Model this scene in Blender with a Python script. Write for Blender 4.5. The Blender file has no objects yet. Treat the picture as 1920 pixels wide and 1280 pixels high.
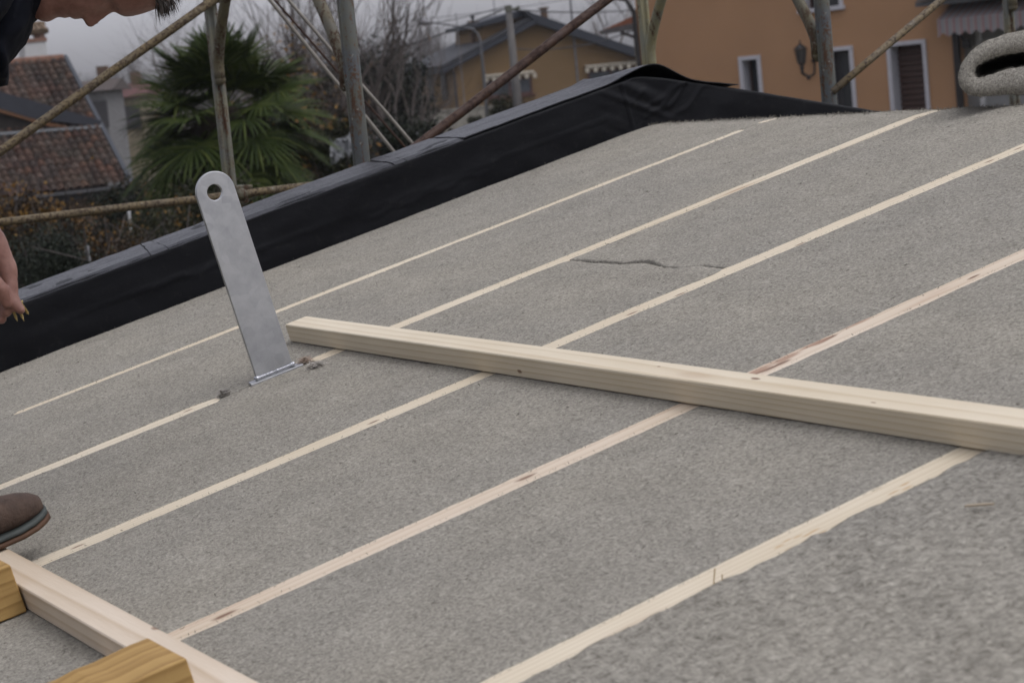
import bpy, bmesh, math, random
from mathutils import Vector, Matrix, noise
PI = math.pi
SC = bpy.context.scene
COL = SC.collection

# ------------------------------------------------------------------ camera frame
# solved from the vanishing points of the battens and of the cross beams
F = 4183.5                      # focal length in photo pixels (1920 wide)
H = 0.8333                      # eye above the felt plane
ZC = 4.6                        # eye above the garden
SL = math.radians(12.5)         # roof pitch
eU = Vector((0.83800225, -0.35010824, 0.41854087))
eV = Vector((0.46585192, 0.05962595, -0.88285148))
nN = Vector((-0.28413767, -0.93480959, -0.21306528))
cY = math.cos(SL) * eU - math.sin(SL) * nN
cZ = math.cos(SL) * nN + math.sin(SL) * eU
CAM = Vector((0, 0, ZC))
def c2w(v): return Vector((v.dot(eV), v.dot(cY), v.dot(cZ)))
RIGHT = c2w(Vector((1, 0, 0))); DOWN = c2w(Vector((0, 1, 0))); FWD = c2w(Vector((0, 0, 1)))
WU = c2w(eU); WV = c2w(eV); WN = c2w(nN)
ZUP = Vector((0, 0, 1))
ROOF = Matrix((( WV.x, WU.x, WN.x, 0), (WV.y, WU.y, WN.y, 0), (WV.z, WU.z, WN.z, 0), (0, 0, 0, 1)))
ROOF.translation = CAM - WN * H
ROOFI = ROOF.inverted()
def at(x, y, d):                # point at photo position x, y and distance d along the view axis
    return CAM + (RIGHT * (x - 960) + DOWN * (y - 640) + FWD * F) * (d / F)
def ray(x, y): return (RIGHT * (x - 960) + DOWN * (y - 640) + FWD * F).normalized()
def hit(x, y, p, n):            # where that sight line meets the plane through p with normal n
    r = ray(x, y); return CAM + r * ((p - CAM).dot(n) / r.dot(n))
def on_roof(x, y, N=0.0):       # roof coordinates (V, U) on the felt plane raised by N
    q = ROOFI @ hit(x, y, ROOF @ Vector((0, 0, N)), WN); return q
HR = Vector((RIGHT.x, RIGHT.y, 0)).normalized()      # horizontal right of the view
HF = Vector((FWD.x, FWD.y, 0)).normalized()          # horizontal away

# ------------------------------------------------------------------ object helpers
def tag(o, label=None, cat=None, group=None, kind=None):
    if label: o['label'] = label
    if cat: o['category'] = cat
    if group: o['group'] = group
    if kind: o['kind'] = kind
    return o
def empty(name, loc, label, cat, group=None, M=None):
    o = bpy.data.objects.new(name, None); COL.objects.link(o)
    o.empty_display_size = 0.1
    o.matrix_world = M if M is not None else Matrix.Translation(loc)
    return tag(o, label, cat, group)
MW = {}
class MB:
    def __init__(s): s.v = []; s.f = []
    def add(s, vs, fs):
        b = len(s.v); s.v += [Vector(v) for v in vs]; s.f += [tuple(i + b for i in f) for f in fs]
    def box(s, c, size, ax=None):
        c = Vector(c); a = ax or (Vector((1, 0, 0)), Vector((0, 1, 0)), Vector((0, 0, 1)))
        hx, hy, hz = size[0] / 2, size[1] / 2, size[2] / 2
        vs = [c + a[0] * (i * hx) + a[1] * (j * hy) + a[2] * (k * hz) for i in (-1, 1) for j in (-1, 1) for k in (-1, 1)]
        s.add(vs, [(0, 1, 3, 2), (4, 6, 7, 5), (0, 4, 5, 1), (2, 3, 7, 6), (0, 2, 6, 4), (1, 5, 7, 3)]); return s
    def bx(s, x0, x1, y0, y1, z0, z1):
        return s.box(((x0 + x1) / 2, (y0 + y1) / 2, (z0 + z1) / 2), (abs(x1 - x0), abs(y1 - y0), abs(z1 - z0)))
    def tube(s, pts, rad, n=8, cap=True):
        pts = [Vector(p) for p in pts]; m = len(pts)
        if not hasattr(rad, '__len__'): rad = [rad] * m
        t0 = (pts[1] - pts[0]).normalized()
        u = t0.orthogonal().normalized(); rings = []; vs = []; fs = []
        for i, p in enumerate(pts):
            t = (pts[min(i + 1, m - 1)] - pts[max(i - 1, 0)]).normalized()
            u = (u - t * u.dot(t)).normalized(); w = t.cross(u)
            for k in range(n):
                a = 2 * PI * k / n; vs.append(p + (u * math.cos(a) + w * math.sin(a)) * rad[i])
        for i in range(m - 1):
            for k in range(n):
                k2 = (k + 1) % n
                fs.append((i * n + k, i * n + k2, (i + 1) * n + k2, (i + 1) * n + k))
        if cap and n > 2:
            fs.append(tuple(reversed(range(n)))); fs.append(tuple((m - 1) * n + k for k in range(n)))
        s.add(vs, fs); return s
    def ball(s, c, r, n=10, m=6, sc=(1, 1, 1)):
        c = Vector(c); vs = []; fs = []
        for j in range(m + 1):
            th = PI * j / m
            for i in range(n):
                a = 2 * PI * i / n
                vs.append(c + Vector((r * sc[0] * math.sin(th) * math.cos(a), r * sc[1] * math.sin(th) * math.sin(a), r * sc[2] * math.cos(th))))
        for j in range(m):
            for i in range(n):
                i2 = (i + 1) % n
                fs.append((j * n + i, (j + 1) * n + i, (j + 1) * n + i2, j * n + i2))
        s.add(vs, fs); return s
    def prism(s, poly, off):
        poly = [Vector(p) for p in poly]; off = Vector(off); n = len(poly)
        s.add(poly + [p + off for p in poly],
              [tuple(range(n)), tuple(reversed(range(n, 2 * n)))] + [(i, i + n, (i + 1) % n + n, (i + 1) % n) for i in range(n)])
        return s
    def quad(s, a, b, c, d): s.add([a, b, c, d], [(0, 1, 2, 3)]); return s
    def build(s, name, mat, parent=None, M=None, smooth=False, bevel=0, fix=True, local=False, origin=None):
        """vertices are world coordinates, unless M (a local frame) is given and local=True"""
        M = M.copy() if M is not None else Matrix.Identity(4)
        if parent is not None and M == Matrix.Identity(4): M = MW[parent.name].copy()
        if parent is None and origin is None and M == Matrix.Identity(4) and not local:
            xs = [v.x for v in s.v]; ys = [v.y for v in s.v]; zs = [v.z for v in s.v]
            M = Matrix.Translation(((min(xs) + max(xs)) / 2, (min(ys) + max(ys)) / 2, min(zs)))
        vs = s.v
        if not local:
            I = M.inverted(); vs = [I @ v for v in vs]
        me = bpy.data.meshes.new(name); me.from_pydata(vs, [], s.f)
        if fix and len(s.f) < 60000:
            bm = bmesh.new(); bm.from_mesh(me); bmesh.ops.recalc_face_normals(bm, faces=bm.faces); bm.to_mesh(me); bm.free()
        if smooth: me.polygons.foreach_set('use_smooth', [True] * len(me.polygons))
        me.materials.append(mat); me.update()
        o = bpy.data.objects.new(name, me); COL.objects.link(o)
        if parent is not None:
            o.parent = parent; o.matrix_basis = MW[parent.name].inverted() @ M
        else: o.matrix_world = M
        MW[o.name] = M
        if bevel:
            b = o.modifiers.new('Bevel', 'BEVEL'); b.width = bevel; b.segments = 2; b.limit_method = 'ANGLE'
        return o
def thing(name, loc, label, cat, group=None, M=None):
    o = empty(name, loc, label, cat, group, M)
    MW[o.name] = M.copy() if M is not None else Matrix.Translation(loc)
    return o
def copy_thing(o, delta, label=None):       # a copy of a thing, of its parts and of their sub-parts
    c = o.copy(); COL.objects.link(c); MW[c.name] = Matrix.Translation(delta) @ MW[o.name]
    c.matrix_world = MW[c.name]
    if label: c['label'] = label
    for ch in list(o.children):
        d = ch.copy(); COL.objects.link(d); d.parent = c; d.matrix_basis = ch.matrix_basis.copy()
        for g in list(ch.children):
            e = g.copy(); COL.objects.link(e); e.parent = d; e.matrix_basis = g.matrix_basis.copy()
    return c
def RM(V, U, N=0): return ROOF @ Matrix.Translation((V, U, N))
def nz(x, y, z, s=1.0): return noise.noise(Vector((x * s, y * s, z * s)))

# ------------------------------------------------------------------ materials
class NT:
    def __init__(s, name):
        s.m = bpy.data.materials.new(name); s.m.use_nodes = True
        s.t = s.m.node_tree; s.N = s.t.nodes; s.b = s.N['Principled BSDF']
        s.tc = s.N.new('ShaderNodeTexCoord')
    def link(s, a, b): s.t.links.new(a, b)
    def new(s, t, ins=None, **props):
        n = s.N.new('ShaderNode' + t)
        for k, v in props.items(): setattr(n, k, v)
        for k, v in (ins or {}).items():
            if hasattr(v, 'is_output'): s.link(v, n.inputs[k])
            else: n.inputs[k].default_value = v
        return n
    def coord(s, scale=(1, 1, 1), rot=(0, 0, 0), loc=(0, 0, 0)):
        return s.new('Mapping', {0: s.tc.outputs['Object'], 'Scale': scale, 'Rotation': rot, 'Location': loc}).outputs[0]
    def noise(s, vec, scale, detail=3, rough=0.5, dist=0, dim='3D'):
        return s.new('TexNoise', {'Vector': vec, 'Scale': scale, 'Detail': detail, 'Roughness': rough, 'Distortion': dist}).outputs[0]
    def ramp(s, fac, stops, interp='LINEAR'):
        r = s.new('ValToRGB', {0: fac}); e = r.color_ramp.elements; r.color_ramp.interpolation = interp
        while len(e) < len(stops): e.new(0.5)
        for q, (p, c) in zip(e, stops):
            q.position = p; q.color = (c, c, c, 1) if isinstance(c, (int, float)) else (*c, 1)
        return r.outputs[0]
    def mix(s, fac, a, b, mode='MIX'):
        n = s.new('MixRGB', blend_type=mode)
        for i, v in enumerate((fac, a, b)):
            if hasattr(v, 'is_output'): s.link(v, n.inputs[i])
            elif isinstance(v, tuple): n.inputs[i].default_value = (*v, 1)
            else: n.inputs[i].default_value = v if i == 0 else (v, v, v, 1)
        return n.outputs[0]
    def math(s, op, a, b=0.0, c=0.0):
        n = s.new('Math', operation=op)
        for i, v in enumerate((a, b, c)):
            if hasattr(v, 'is_output'): s.link(v, n.inputs[i])
            else: n.inputs[i].default_value = v
        return n.outputs[0]
    def bump(s, h, strength=0.3, dist=0.01, prev=None):
        n = s.new('Bump', {'Height': h, 'Strength': strength, 'Distance': dist})
        if prev is not None: s.link(prev, n.inputs['Normal'])
        s.link(n.outputs[0], s.b.inputs['Normal']); return n.outputs[0]
    def set(s, color=None, rough=None, metal=None, spec=None):
        for k, v in (('Base Color', color), ('Roughness', rough), ('Metallic', metal), ('Specular IOR Level', spec)):
            if v is None: continue
            if hasattr(v, 'is_output'): s.link(v, s.b.inputs[k])
            else: s.b.inputs[k].default_value = (*v, 1) if isinstance(v, tuple) else v
        return s.m

def m_plain(name, c, rough=0.7, metal=0.0, var=0.25, scale=6.0, bump=0.0, spec=0.3):
    t = NT(name); n = t.noise(t.coord(), scale, 5, 0.6)
    col = t.ramp(n, [(0.3, tuple(x * (1 - var) for x in c)), (0.7, tuple(min(1, x * (1 + var)) for x in c))])
    if bump: t.bump(t.noise(t.coord(), scale * 6, 4, 0.6), bump, 0.01)
    return t.set(col, rough, metal, spec)

def m_felt(name, k=1.0, seed=0.0, fq=1.0):
    t = NT(name); c = t.coord(loc=(seed, seed * 0.7, 0))
    w = t.new('VectorMath', {0: c, 1: t.new('VectorMath', {0: t.new('TexNoise', {'Vector': c, 'Scale': 30.0, 'Detail': 2}).outputs[1], 'Scale': 0.02}, operation='SCALE').outputs[0]}, operation='ADD').outputs[0]
    n1 = t.noise(w, 165 * fq, 6, 0.74)
    f1 = t.noise(t.new('Mapping', {0: w, 'Scale': (125 * fq, 560 * fq, 260), 'Rotation': (0, 0, 0.5)}).outputs[0], 1.0, 3, 0.6)
    f2 = t.noise(t.new('Mapping', {0: w, 'Scale': (560 * fq, 125 * fq, 260), 'Rotation': (0, 0, -0.4)}).outputs[0], 1.0, 3, 0.6)
    n3 = t.noise(c, 9, 4, 0.6); n4 = t.noise(c, 1.7, 3, 0.5)
    a = t.math('ADD', t.math('MULTIPLY', n1, 0.52), t.math('ADD', t.math('MULTIPLY', f1, 0.26), t.math('MULTIPLY', f2, 0.22)))
    col = t.ramp(a, [(0.36, tuple(k * x for x in (0.120, 0.111, 0.098))), (0.47, tuple(k * x for x in (0.280, 0.265, 0.240))),
                     (0.54, tuple(k * x for x in (0.370, 0.352, 0.320))), (0.65, tuple(k * x for x in (0.53, 0.508, 0.466)))])
    col = t.mix(1.0, col, t.ramp(n3, [(0.3, 0.86), (0.7, 1.0)]), 'MULTIPLY')
    col = t.mix(1.0, col, t.ramp(n4, [(0.3, (0.89, 0.89, 0.90)), (0.7, (1.0, 0.985, 0.96))]), 'MULTIPLY')
    sp = t.ramp(t.noise(c, 160, 2, 0.5), [(0.27, 1.0), (0.31, 0.0)])
    col = t.mix(1.0, col, (1.0, .995, .94), 'MULTIPLY'); col = t.mix(t.math('MULTIPLY', sp, 0.75), col, (0.07, 0.06, 0.05))
    b1 = t.bump(a, 0.75, 0.006); t.bump(n3, 0.35, 0.02, b1)
    pass
    return t.set(col, 0.95, 0, 0.02)

def m_wood(name, axis=1, light=(0.60, 0.545, 0.435), dark=(0.44, 0.36, 0.245), ring=55.0, knots=(), seed=0.0, contrast=1.0, rough=0.55, blot=None, stains=(), knotty=0.5):
    """sawn timber: grain along the object's own axis (0 or 1); knots = [(x, y, z, radius)] in object space"""
    t = NT(name); st = 0.055
    oi = t.new('ObjectInfo').outputs['Random']
    off = t.new('CombineXYZ', {0: t.math('MULTIPLY', oi, 37.0), 1: t.math('MULTIPLY', oi, 11.0), 2: seed}).outputs[0]
    sc = (st, 1, 1) if axis == 0 else (1, st, 1)
    base = t.new('VectorMath', {0: t.coord(), 1: off}, operation='ADD').outputs[0] if not knots and not stains else t.coord(loc=(seed, seed, seed))
    g = t.new('Mapping', {0: base, 'Scale': sc}).outputs[0]
    d = t.noise(g, 9, 3, 0.55)
    gx = t.new('SeparateXYZ', {0: g}).outputs
    u = t.math('ADD', gx[1 if axis == 0 else 0], t.math('MULTIPLY', gx[2], 2.3))
    ph = t.math('ADD', t.math('MULTIPLY', u, ring), t.math('MULTIPLY', d, ring * 0.075))
    saw = t.math('FRACT', ph)
    ringv = t.ramp(saw, [(0.0, 0.0), (0.55, 0.25), (0.86, 1.0), (1.0, 0.05)])
    fib = t.noise(g, 420, 3, 0.6)
    fac = t.math('MULTIPLY', t.math('ADD', t.math('MULTIPLY', ringv, 0.55), t.math('MULTIPLY', fib, 0.35)), contrast)
    col = t.mix(fac, light, dark)
    big = t.noise(t.new('Mapping', {0: base, 'Scale': tuple(x * (6 if x < 1 else 1) for x in sc)}).outputs[0], 5, 3, 0.6)
    col = t.mix(1.0, col, t.ramp(big, [(0.3, (0.90, 0.86, 0.80)), (0.68, (1.04, 1.03, 1.02))]), 'MULTIPLY')
    if blot:
        bn = t.noise(t.new('Mapping', {0: base, 'Scale': tuple(0.12 if x < 1 else 1.6 for x in sc)}).outputs[0], 28, 4, 0.65)
        col = t.mix(t.ramp(bn, [(0.56, 0.0), (0.72, 0.85)]), col, blot)
    if knotty:
        vk = t.new('TexVoronoi', {'Vector': t.new('Mapping', {0: base, 'Scale': (1.2, 4.5, 4.5) if axis == 0 else (4.5, 1.2, 4.5)}).outputs[0], 'Scale': 1.7}).outputs[0]
        kk = t.ramp(vk, [(0.05, 1.0), (0.10, 0.3), (0.17, 0.0)])
        col = t.mix(t.math('MULTIPLY', kk, knotty), col, (0.25, 0.13, 0.06))
    for (kx, ky, kz, r, c2) in [(*k[:4], (0.13, 0.06, 0.03)) for k in knots] + list(stains):
        q = t.new('VectorMath', {0: t.coord(), 1: (kx, ky, kz)}, operation='SUBTRACT').outputs[0]
        q = t.new('VectorMath', {0: q, 1: (0.35, 1, 1) if axis == 0 else (1, 0.35, 1)}, operation='MULTIPLY').outputs[0]
        dd = t.new('VectorMath', {0: q}, operation='LENGTH').outputs['Value']
        dd = t.math('ADD', dd, t.math('MULTIPLY', t.math('SUBTRACT', fib, 0.5), r * 1.2))
        col = t.mix(t.ramp(t.math('DIVIDE', dd, r), [(0.55, 0.9), (1.0, 0.25), (1.6, 0.0)]), col, c2)
    t.bump(t.math('ADD', ringv, t.math('MULTIPLY', fib, 1.6)), 0.18, 0.0012)
    return t.set(col, rough, 0, 0.25)

def m_rusty(name, paint, rustc=(0.075, 0.038, 0.02), thr=0.55, streak=True, dots=True, ns=34):
    t = NT(name); c = t.coord()
    n1 = t.noise(t.new('Mapping', {0: c, 'Scale': (1, 1, 0.16 if streak else 1)}).outputs[0], ns, 6, 0.72)
    n2 = t.noise(c, 130, 4, 0.7); n3 = t.noise(c, 11, 5, 0.7)
    pc = t.mix(t.ramp(n3, [(0.35, 0.0), (0.65, 1.0)]), paint, tuple(x * f for x, f in zip(paint, (1.25, 1.1, 0.72))))
    m = t.math('ADD', n1, t.math('MULTIPLY', t.math('SUBTRACT', n2, 0.5), 0.55))
    mask = t.ramp(m, [(thr, 0.0), (thr + 0.07, 1.0)])
    rc = t.ramp(n2, [(0.3, tuple(x * 0.55 for x in rustc)), (0.6, rustc), (0.8, tuple(x * 1.9 for x in rustc))])
    col = t.mix(mask, pc, rc)
    if dots:
        dv = t.ramp(t.noise(c, 75, 2, 0.4), [(0.72, 0.0), (0.76, 1.0)])
        col = t.mix(t.math('MULTIPLY', dv, 0.8), col, (0.24, 0.23, 0.20))
    t.bump(t.math('ADD', mask, n2), 0.35, 0.003)
    return t.set(col, t.math('ADD', t.math('MULTIPLY', mask, 0.3), 0.55), 0, 0.3)

def m_tiles(name, cols, wx, wy, mossy=0.3):
    t = NT(name); p = t.new('SeparateXYZ', {0: t.tc.outputs['Object']}).outputs
    cell = t.new('CombineXYZ', {0: t.math('FLOOR', t.math('DIVIDE', p[0], wx)), 1: t.math('FLOOR', t.math('DIVIDE', p[1], wy)), 2: 0.0}).outputs[0]
    w = t.new('TexWhiteNoise', {'Vector': cell}).outputs[0]
    col = t.ramp(w, [(i / (len(cols) - 1), c) for i, c in enumerate(cols)])
    mo = t.noise(t.tc.outputs['Object'], 1.1, 5, 0.65); fine = t.noise(t.tc.outputs['Object'], 14, 4, 0.7)
    col = t.mix(t.math('MULTIPLY', t.ramp(mo, [(0.42, 0.0), (0.65, 1.0)]), mossy), col, (0.055, 0.05, 0.035))
    col = t.mix(1.0, col, t.ramp(fine, [(0.3, 0.6), (0.7, 1.25)]), 'MULTIPLY')
    return t.set(col, 0.85, 0, 0.2)

def m_leaf(name, stops, scale=3.0, rough=0.55, trans=0.0):
    t = NT(name); g = t.new('NewGeometry')
    n = t.noise(t.tc.outputs['Object'], scale, 3, 0.7); r = g.outputs['Random Per Island']
    col = t.ramp(t.math('ADD', t.math('MULTIPLY', n, 0.55), t.math('MULTIPLY', r, 0.45)), stops)
    return t.set(col, rough, 0, 0.12)

def m_membrane(name, base=(.0032, .0035, .0048), spec=.14, rough=.52):
    t = NT(name); c = t.coord()
    n1 = t.noise(t.coord((9, 4, 9)), 1.6, 4, 0.55); n2 = t.noise(c, 130, 4, 0.6)
    sc = t.ramp(t.noise(t.coord((9, 3.0, 160)), 2.0, 6, 0.75), [(0.60, 0.0), (0.70, 1.0)])
    dust = t.ramp(t.noise(c, 38, 5, 0.72), [(0.56, 0.0), (0.78, 1.0)])
    col = t.mix(t.math('MULTIPLY', sc, 0.5), base, tuple(x * 1.9 for x in base))
    col = t.mix(t.math('MULTIPLY', dust, 0.35), col, (0.035, 0.034, 0.033))
    b = t.bump(n1, 0.3, 0.010); t.bump(n2, 0.2, 0.001, b)
    return t.set(col, t.ramp(n2, [(0.3, rough - .07), (0.7, rough + .08)]), 0, spec)

def m_galv(name):
    t = NT(name); c = t.coord()
    v = t.new('TexVoronoi', {'Vector': c, 'Scale': 55.0}).outputs[1]
    v = t.new('SeparateColor', {0: v}).outputs[0]
    n = t.noise(t.coord((30, 6, 6)), 1.0, 4, 0.6); n2 = t.noise(c, 22, 5, 0.65); n3 = t.noise(c, 160, 3, 0.6)
    col = t.ramp(t.math('ADD', t.math('MULTIPLY', v, 0.18), t.math('MULTIPLY', n2, 0.82)), [(0.28, (0.34, 0.345, 0.355)), (0.55, (0.42, 0.425, 0.43)), (0.8, (0.49, 0.495, 0.50))])
    st = t.ramp(n2, [(0.60, 0.0), (0.74, 1.0)])
    col = t.mix(t.math('MULTIPLY', st, 0.3), col, (0.34, 0.33, 0.31))
    t.bump(t.math('ADD', n3, n2), 0.06, 0.002)
    return t.set(col, t.ramp(n, [(0.3, 0.36), (0.7, 0.52)]), 0.85, 0.5)
SKY_S, SUN_E, EXPO, HAZE = 0.15, 0.7, 0.42, 0.0003
# ================================================================== THE ROOF
rnd = random.Random(7)
BV = [-4.562, -3.941, -3.318, -2.688, -2.060, -1.434, -0.808]     # battens, 0.625 m apart
URIDGE = 3.035
def drop(U):                                       # the far slope falls away beyond the ridge
    x = (U - URIDGE) / 0.022
    return -0.466 * 0.022 * (math.log1p(math.exp(x)) if x < 30 else x)

FELT = m_felt('grey_wool_felt', .88)
FELT3 = m_felt('coarse_grey_felt', .83, 7.0, .58)
FELT2 = m_felt('grey_wool_felt_fold', .84, 3.0)
FUZZ = m_plain('felt_fibre', (0.30, 0.28, 0.26), 0.95)
PINE = m_wood('pale_spruce', 1, ring=60)
PINE_WANE = m_wood('waney_spruce', 1, light=(0.62, 0.46, 0.35), dark=(0.40, 0.23, 0.15), ring=45, blot=(0.27, 0.15, 0.085), seed=4.0)
MEM = m_membrane('black_membrane')
GALV = m_galv('galvanised_steel')
DARKW = m_plain('dark_deck_boards', (0.09, 0.07, 0.05), 0.8)
RENDER_W = m_plain('grey_render', (0.35, 0.33, 0.30), 0.9, scale=2, var=0.12)

# ---- the building that carries the roof
bld = thing('roof_building', (-2.5, 1.6, 0), 'low building under the grey felt roof with rendered walls and a boarded deck', 'building')
m = MB(); vs = []
for (U, N) in [(-1.4, -0.05), (URIDGE, -0.05), (5.6, -0.05 - 0.466 * (5.6 - URIDGE)), (5.6, -0.22 - 0.466 * (5.6 - URIDGE)), (URIDGE, -0.22), (-1.4, -0.22)]:
    vs.append(ROOF @ Vector((-5.30, U, N)))
m.prism(vs, WV * 6.6); m.build('roof_deck', DARKW, bld)
m = MB()
a0 = ROOF @ Vector((-5.30, -1.25, -0.23)); a1 = ROOF @ Vector((-5.30, URIDGE, -0.23)); a2 = ROOF @ Vector((-5.30, 5.4, -0.23 - 0.466 * (5.4 - URIDGE)))
poly = [Vector((a0.x, a0.y, 0)), a0, a1, a2, Vector((a2.x, a2.y, 0))]
m.prism(poly, Vector((0.25, 0, 0))); m.prism([p + Vector((6.3, 0, 0)) for p in poly], Vector((0.25, 0, 0)))
m.bx(a0.x + .25, a0.x + 6.3, a0.y, a0.y + .25, 0, a0.z); m.bx(a0.x + .25, a0.x + 6.3, a2.y - .25, a2.y, 0, a2.z)
m.build('wall', RENDER_W, bld)

# ---- felt panels
def edge_wob(U, k, amp=0.0012):
    return amp * (nz(U * 9, k * 3.7, 0) + 0.4 * nz(U * 31, k * 3.7, 5) + 0.22 * nz(U * 95, k * 3.7, 9))
def felt_panel(name, vL, vR, u0, u1, label, seed, du=0.0085, dv=0.009, group='felt mats laid between the battens', lift=0.0, sink=None, fuzz=(1, 1), mat=None, dip=.0035):
    """vL, vR, u0, u1 are functions or numbers; a slab 40 mm thick with a napped surface"""
    fl = vL if callable(vL) else (lambda U: vL); fr = vR if callable(vR) else (lambda U: vR)
    f0 = u0 if callable(u0) else (lambda V: u0); f1 = u1 if callable(u1) else (lambda V: u1)
    um = [f0(-3), f1(-3)]
    nu = max(2, int((um[1] - um[0]) / du)); w = fr(1.5) - fl(1.5); nv = max(2, int(w / dv))
    vs = []; fs = []
    for i in range(nu + 1):
        for j in range(nv + 1):
            tU = um[0] + (um[1] - um[0]) * i / nu
            a = fl(tU) + edge_wob(tU, seed); b = fr(tU) + edge_wob(tU, seed + 50)
            V = a + (b - a) * j / nv
            U = f0(V) + (f1(V) - f0(V)) * i / nu
            eu = min(j, nv - j) * dv; ev = min(i, nu - i) * du
            ef = min(1, .25 + eu / .05); N = ef * (0.0020 * nz(V * 5, U * 5, seed) + 0.0013 * nz(V * 28, U * 28, seed) + 0.0009 * nz(V * 75, U * 75, seed))
            N -= 0.0028 * math.exp(-eu / 0.006) + dip * math.exp(-ev / 0.007)
            if lift and not callable(lift): N += lift
            if callable(lift): N += lift(V, U)
            vs.append((V, U, N + drop(U)))
    W = nv + 1
    for i in range(nu):
        for j in range(nv):
            q = i * W + j; fs.append((q, q + 1, q + W + 1, q + W))
    # sides
    rim = [j for j in range(W)] + [i * W + nv for i in range(1, nu + 1)] + [nu * W + j for j in range(nv - 1, -1, -1)] + [i * W for i in range(nu - 1, 0, -1)]
    b = len(vs)
    for r in rim: x, y, z = vs[r]; vs.append((x, y, z - 0.036))
    n = len(rim)
    for k in range(n): fs.append((rim[k], b + k, b + (k + 1) % n, rim[(k + 1) % n]))
    ox, oy = fl(1.5) + w / 2, um[0]
    mb = MB(); mb.v = [Vector((x - ox, y - oy, z)) for x, y, z in vs]; mb.f = fs
    # loose fibres standing at the cut edges and on the nap
    rr = random.Random(seed)
    def hair(V, U, N, d, L, wd):
        d = d.normalized(); s = d.orthogonal().normalized()
        s = (s + Vector((rr.uniform(-1, 1), rr.uniform(-1, 1), 0.3)) * 0.5).normalized() * wd
        p = Vector((V - ox, U - oy, N)); k = len(mb.v)
        bend = Vector((rr.uniform(-.4, .4), rr.uniform(-.4, .4), rr.uniform(-.5, .2))) * L
        mb.v += [p - s, p + s, p + d * L * .6 + s * .6, p + d * L + bend * .6]; mb.f += [(k, k + 1, k + 2), (k, k + 2, k + 3)]
    for side, on in ((0, fuzz[0]), (1, fuzz[1])):
        for q in range(int((um[1] - um[0]) * 230 * on)):
            U = rr.uniform(*um); V = (fl(U) + edge_wob(U, seed)) if side == 0 else (fr(U) + edge_wob(U, seed + 50))
            hair(V, U, drop(U) - rr.uniform(.001, 0.004), Vector(((-1, 1)[side] * rr.uniform(.2, .9), rr.uniform(-1, 1), rr.uniform(.35, .9))), rr.uniform(.002, .006), rr.uniform(.00015, .0003))
    if um[1] > URIDGE:
        for q in range(int(w * 1500)):
            V = rr.uniform(fl(3), fr(3)); U = URIDGE + rr.uniform(-.04, .05)
            hair(V, U, drop(U), Vector((rr.uniform(-1, 1), rr.uniform(-.3, 1), rr.uniform(.1, .8))), rr.uniform(.003, .011), rr.uniform(.0002, .00045))
    for q in range(int(w * (um[1] - um[0]) * 900)):
        V = rr.uniform(fl(1.5) + .01, fr(1.5) - .01); U = rr.uniform(um[0] + .01, um[1] - .01)
        hair(V, U, drop(U) + (lift(V, U) if callable(lift) else lift), Vector((rr.uniform(-1, 1), rr.uniform(-1, 1), rr.uniform(.05, .5))), rr.uniform(.003, .009), rr.uniform(.0002, .0004))
    o = mb.build(name, mat or FELT, M=RM(ox, oy), local=True, smooth=True, fix=False)
    return tag(o, label, 'felt mat', group)

U0 = -0.9
# exposed width of each batten between the felt edges (lower V side, upper V side)
def exL(k, U): return BV[k] - {0: 0.010, 1: 0.018, 2: 0.019, 3: 0.020, 4: 0.026}.get(k, 0.022)
def exR(k, U): return BV[k] + {0: 0.011, 1: 0.018, 2: 0.019, 3: 0.020, 4: 0.024}.get(k, 0.022)
b1a = on_roof(38, 772).y; b1b = on_roof(1397, 243).y; b1c = on_roof(1432, 228).y
def n0R(U):      # felt creeps over the ends of the first batten
    return exR(0, U) - 0.0122 * (1 if (U < b1a or b1b < U < b1c) else 0) - 0.008 * max(0, min(1, (b1a + .25 - U) / .25)) * (U >= b1a)
def n0L(U): return exL(0, U) + 0.0108 * (1 if (U < b1a or b1b < U < b1c) else 0)
UT = URIDGE + 0.16
felt_panel('felt_mat', -5.136, lambda U: n0L(U), U0, UT, 'grey felt mat along the black parapet, narrowest of the row', 11, fuzz=(.4, 1))
s_u0 = on_roof(413, 747).y; s_u1 = on_roof(578, 673).y           # batten two is interrupted round the steel plate
def gapL(U): return exL(1, U) + (0.017 if s_u0 < U < s_u1 else 0)
def gapR(U): return exR(1, U) - (0.017 if s_u0 < U < s_u1 else 0)
felt_panel('felt_mat', lambda U: n0R(U), gapL, U0, UT, 'grey felt mat behind the upright steel plate', 12)
# bay three is made of two panels that meet in a wavy seam
seam = [on_roof(x, y) for x, y in [(1075, 487), (1110, 490), (1165, 492), (1215, 490), (1245, 500), (1275, 503), (1320, 498), (1362, 502)]]
def seam_u(V):
    if V <= seam[0].x: return seam[0].y
    for a, b in zip(seam, seam[1:]):
        if V <= b.x: return a.y + (b.y - a.y) * (V - a.x) / (b.x - a.x) + 0.004 * nz(V * 60, 1, 2)
    return seam[-1].y + 0.003 * nz(V * 60, 1, 2)
def lift_low(V, U):
    d = seam_u(V) - U; t = max(0, min(1, (V - exR(1, 0)) / 0.58))
    return -0.001 * math.exp(-(d / 0.03) ** 2) + .009 * math.exp(-((t - .80) / .16) ** 2 - ((d - .045) / .04) ** 2)
def lift_up(V, U):
    d = U - seam_u(V); t = max(0, min(1, (V - exR(1, 0)) / 0.58)); return (.0003 + .0026 * math.sin(t * 9) ** 2 + .0015 * nz(V * 22, 1, 1)) * math.sin(PI * min(1, t * .98 + .02)) * math.exp(-(d / 0.04) ** 2)
felt_panel('felt_mat', gapR, lambda U: exL(2, U), U0, lambda V: seam_u(V) - 0.003, 'grey felt mat with a puckered upper end, between the second and third battens', 13, lift=lift_low, dip=.0012)
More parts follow.
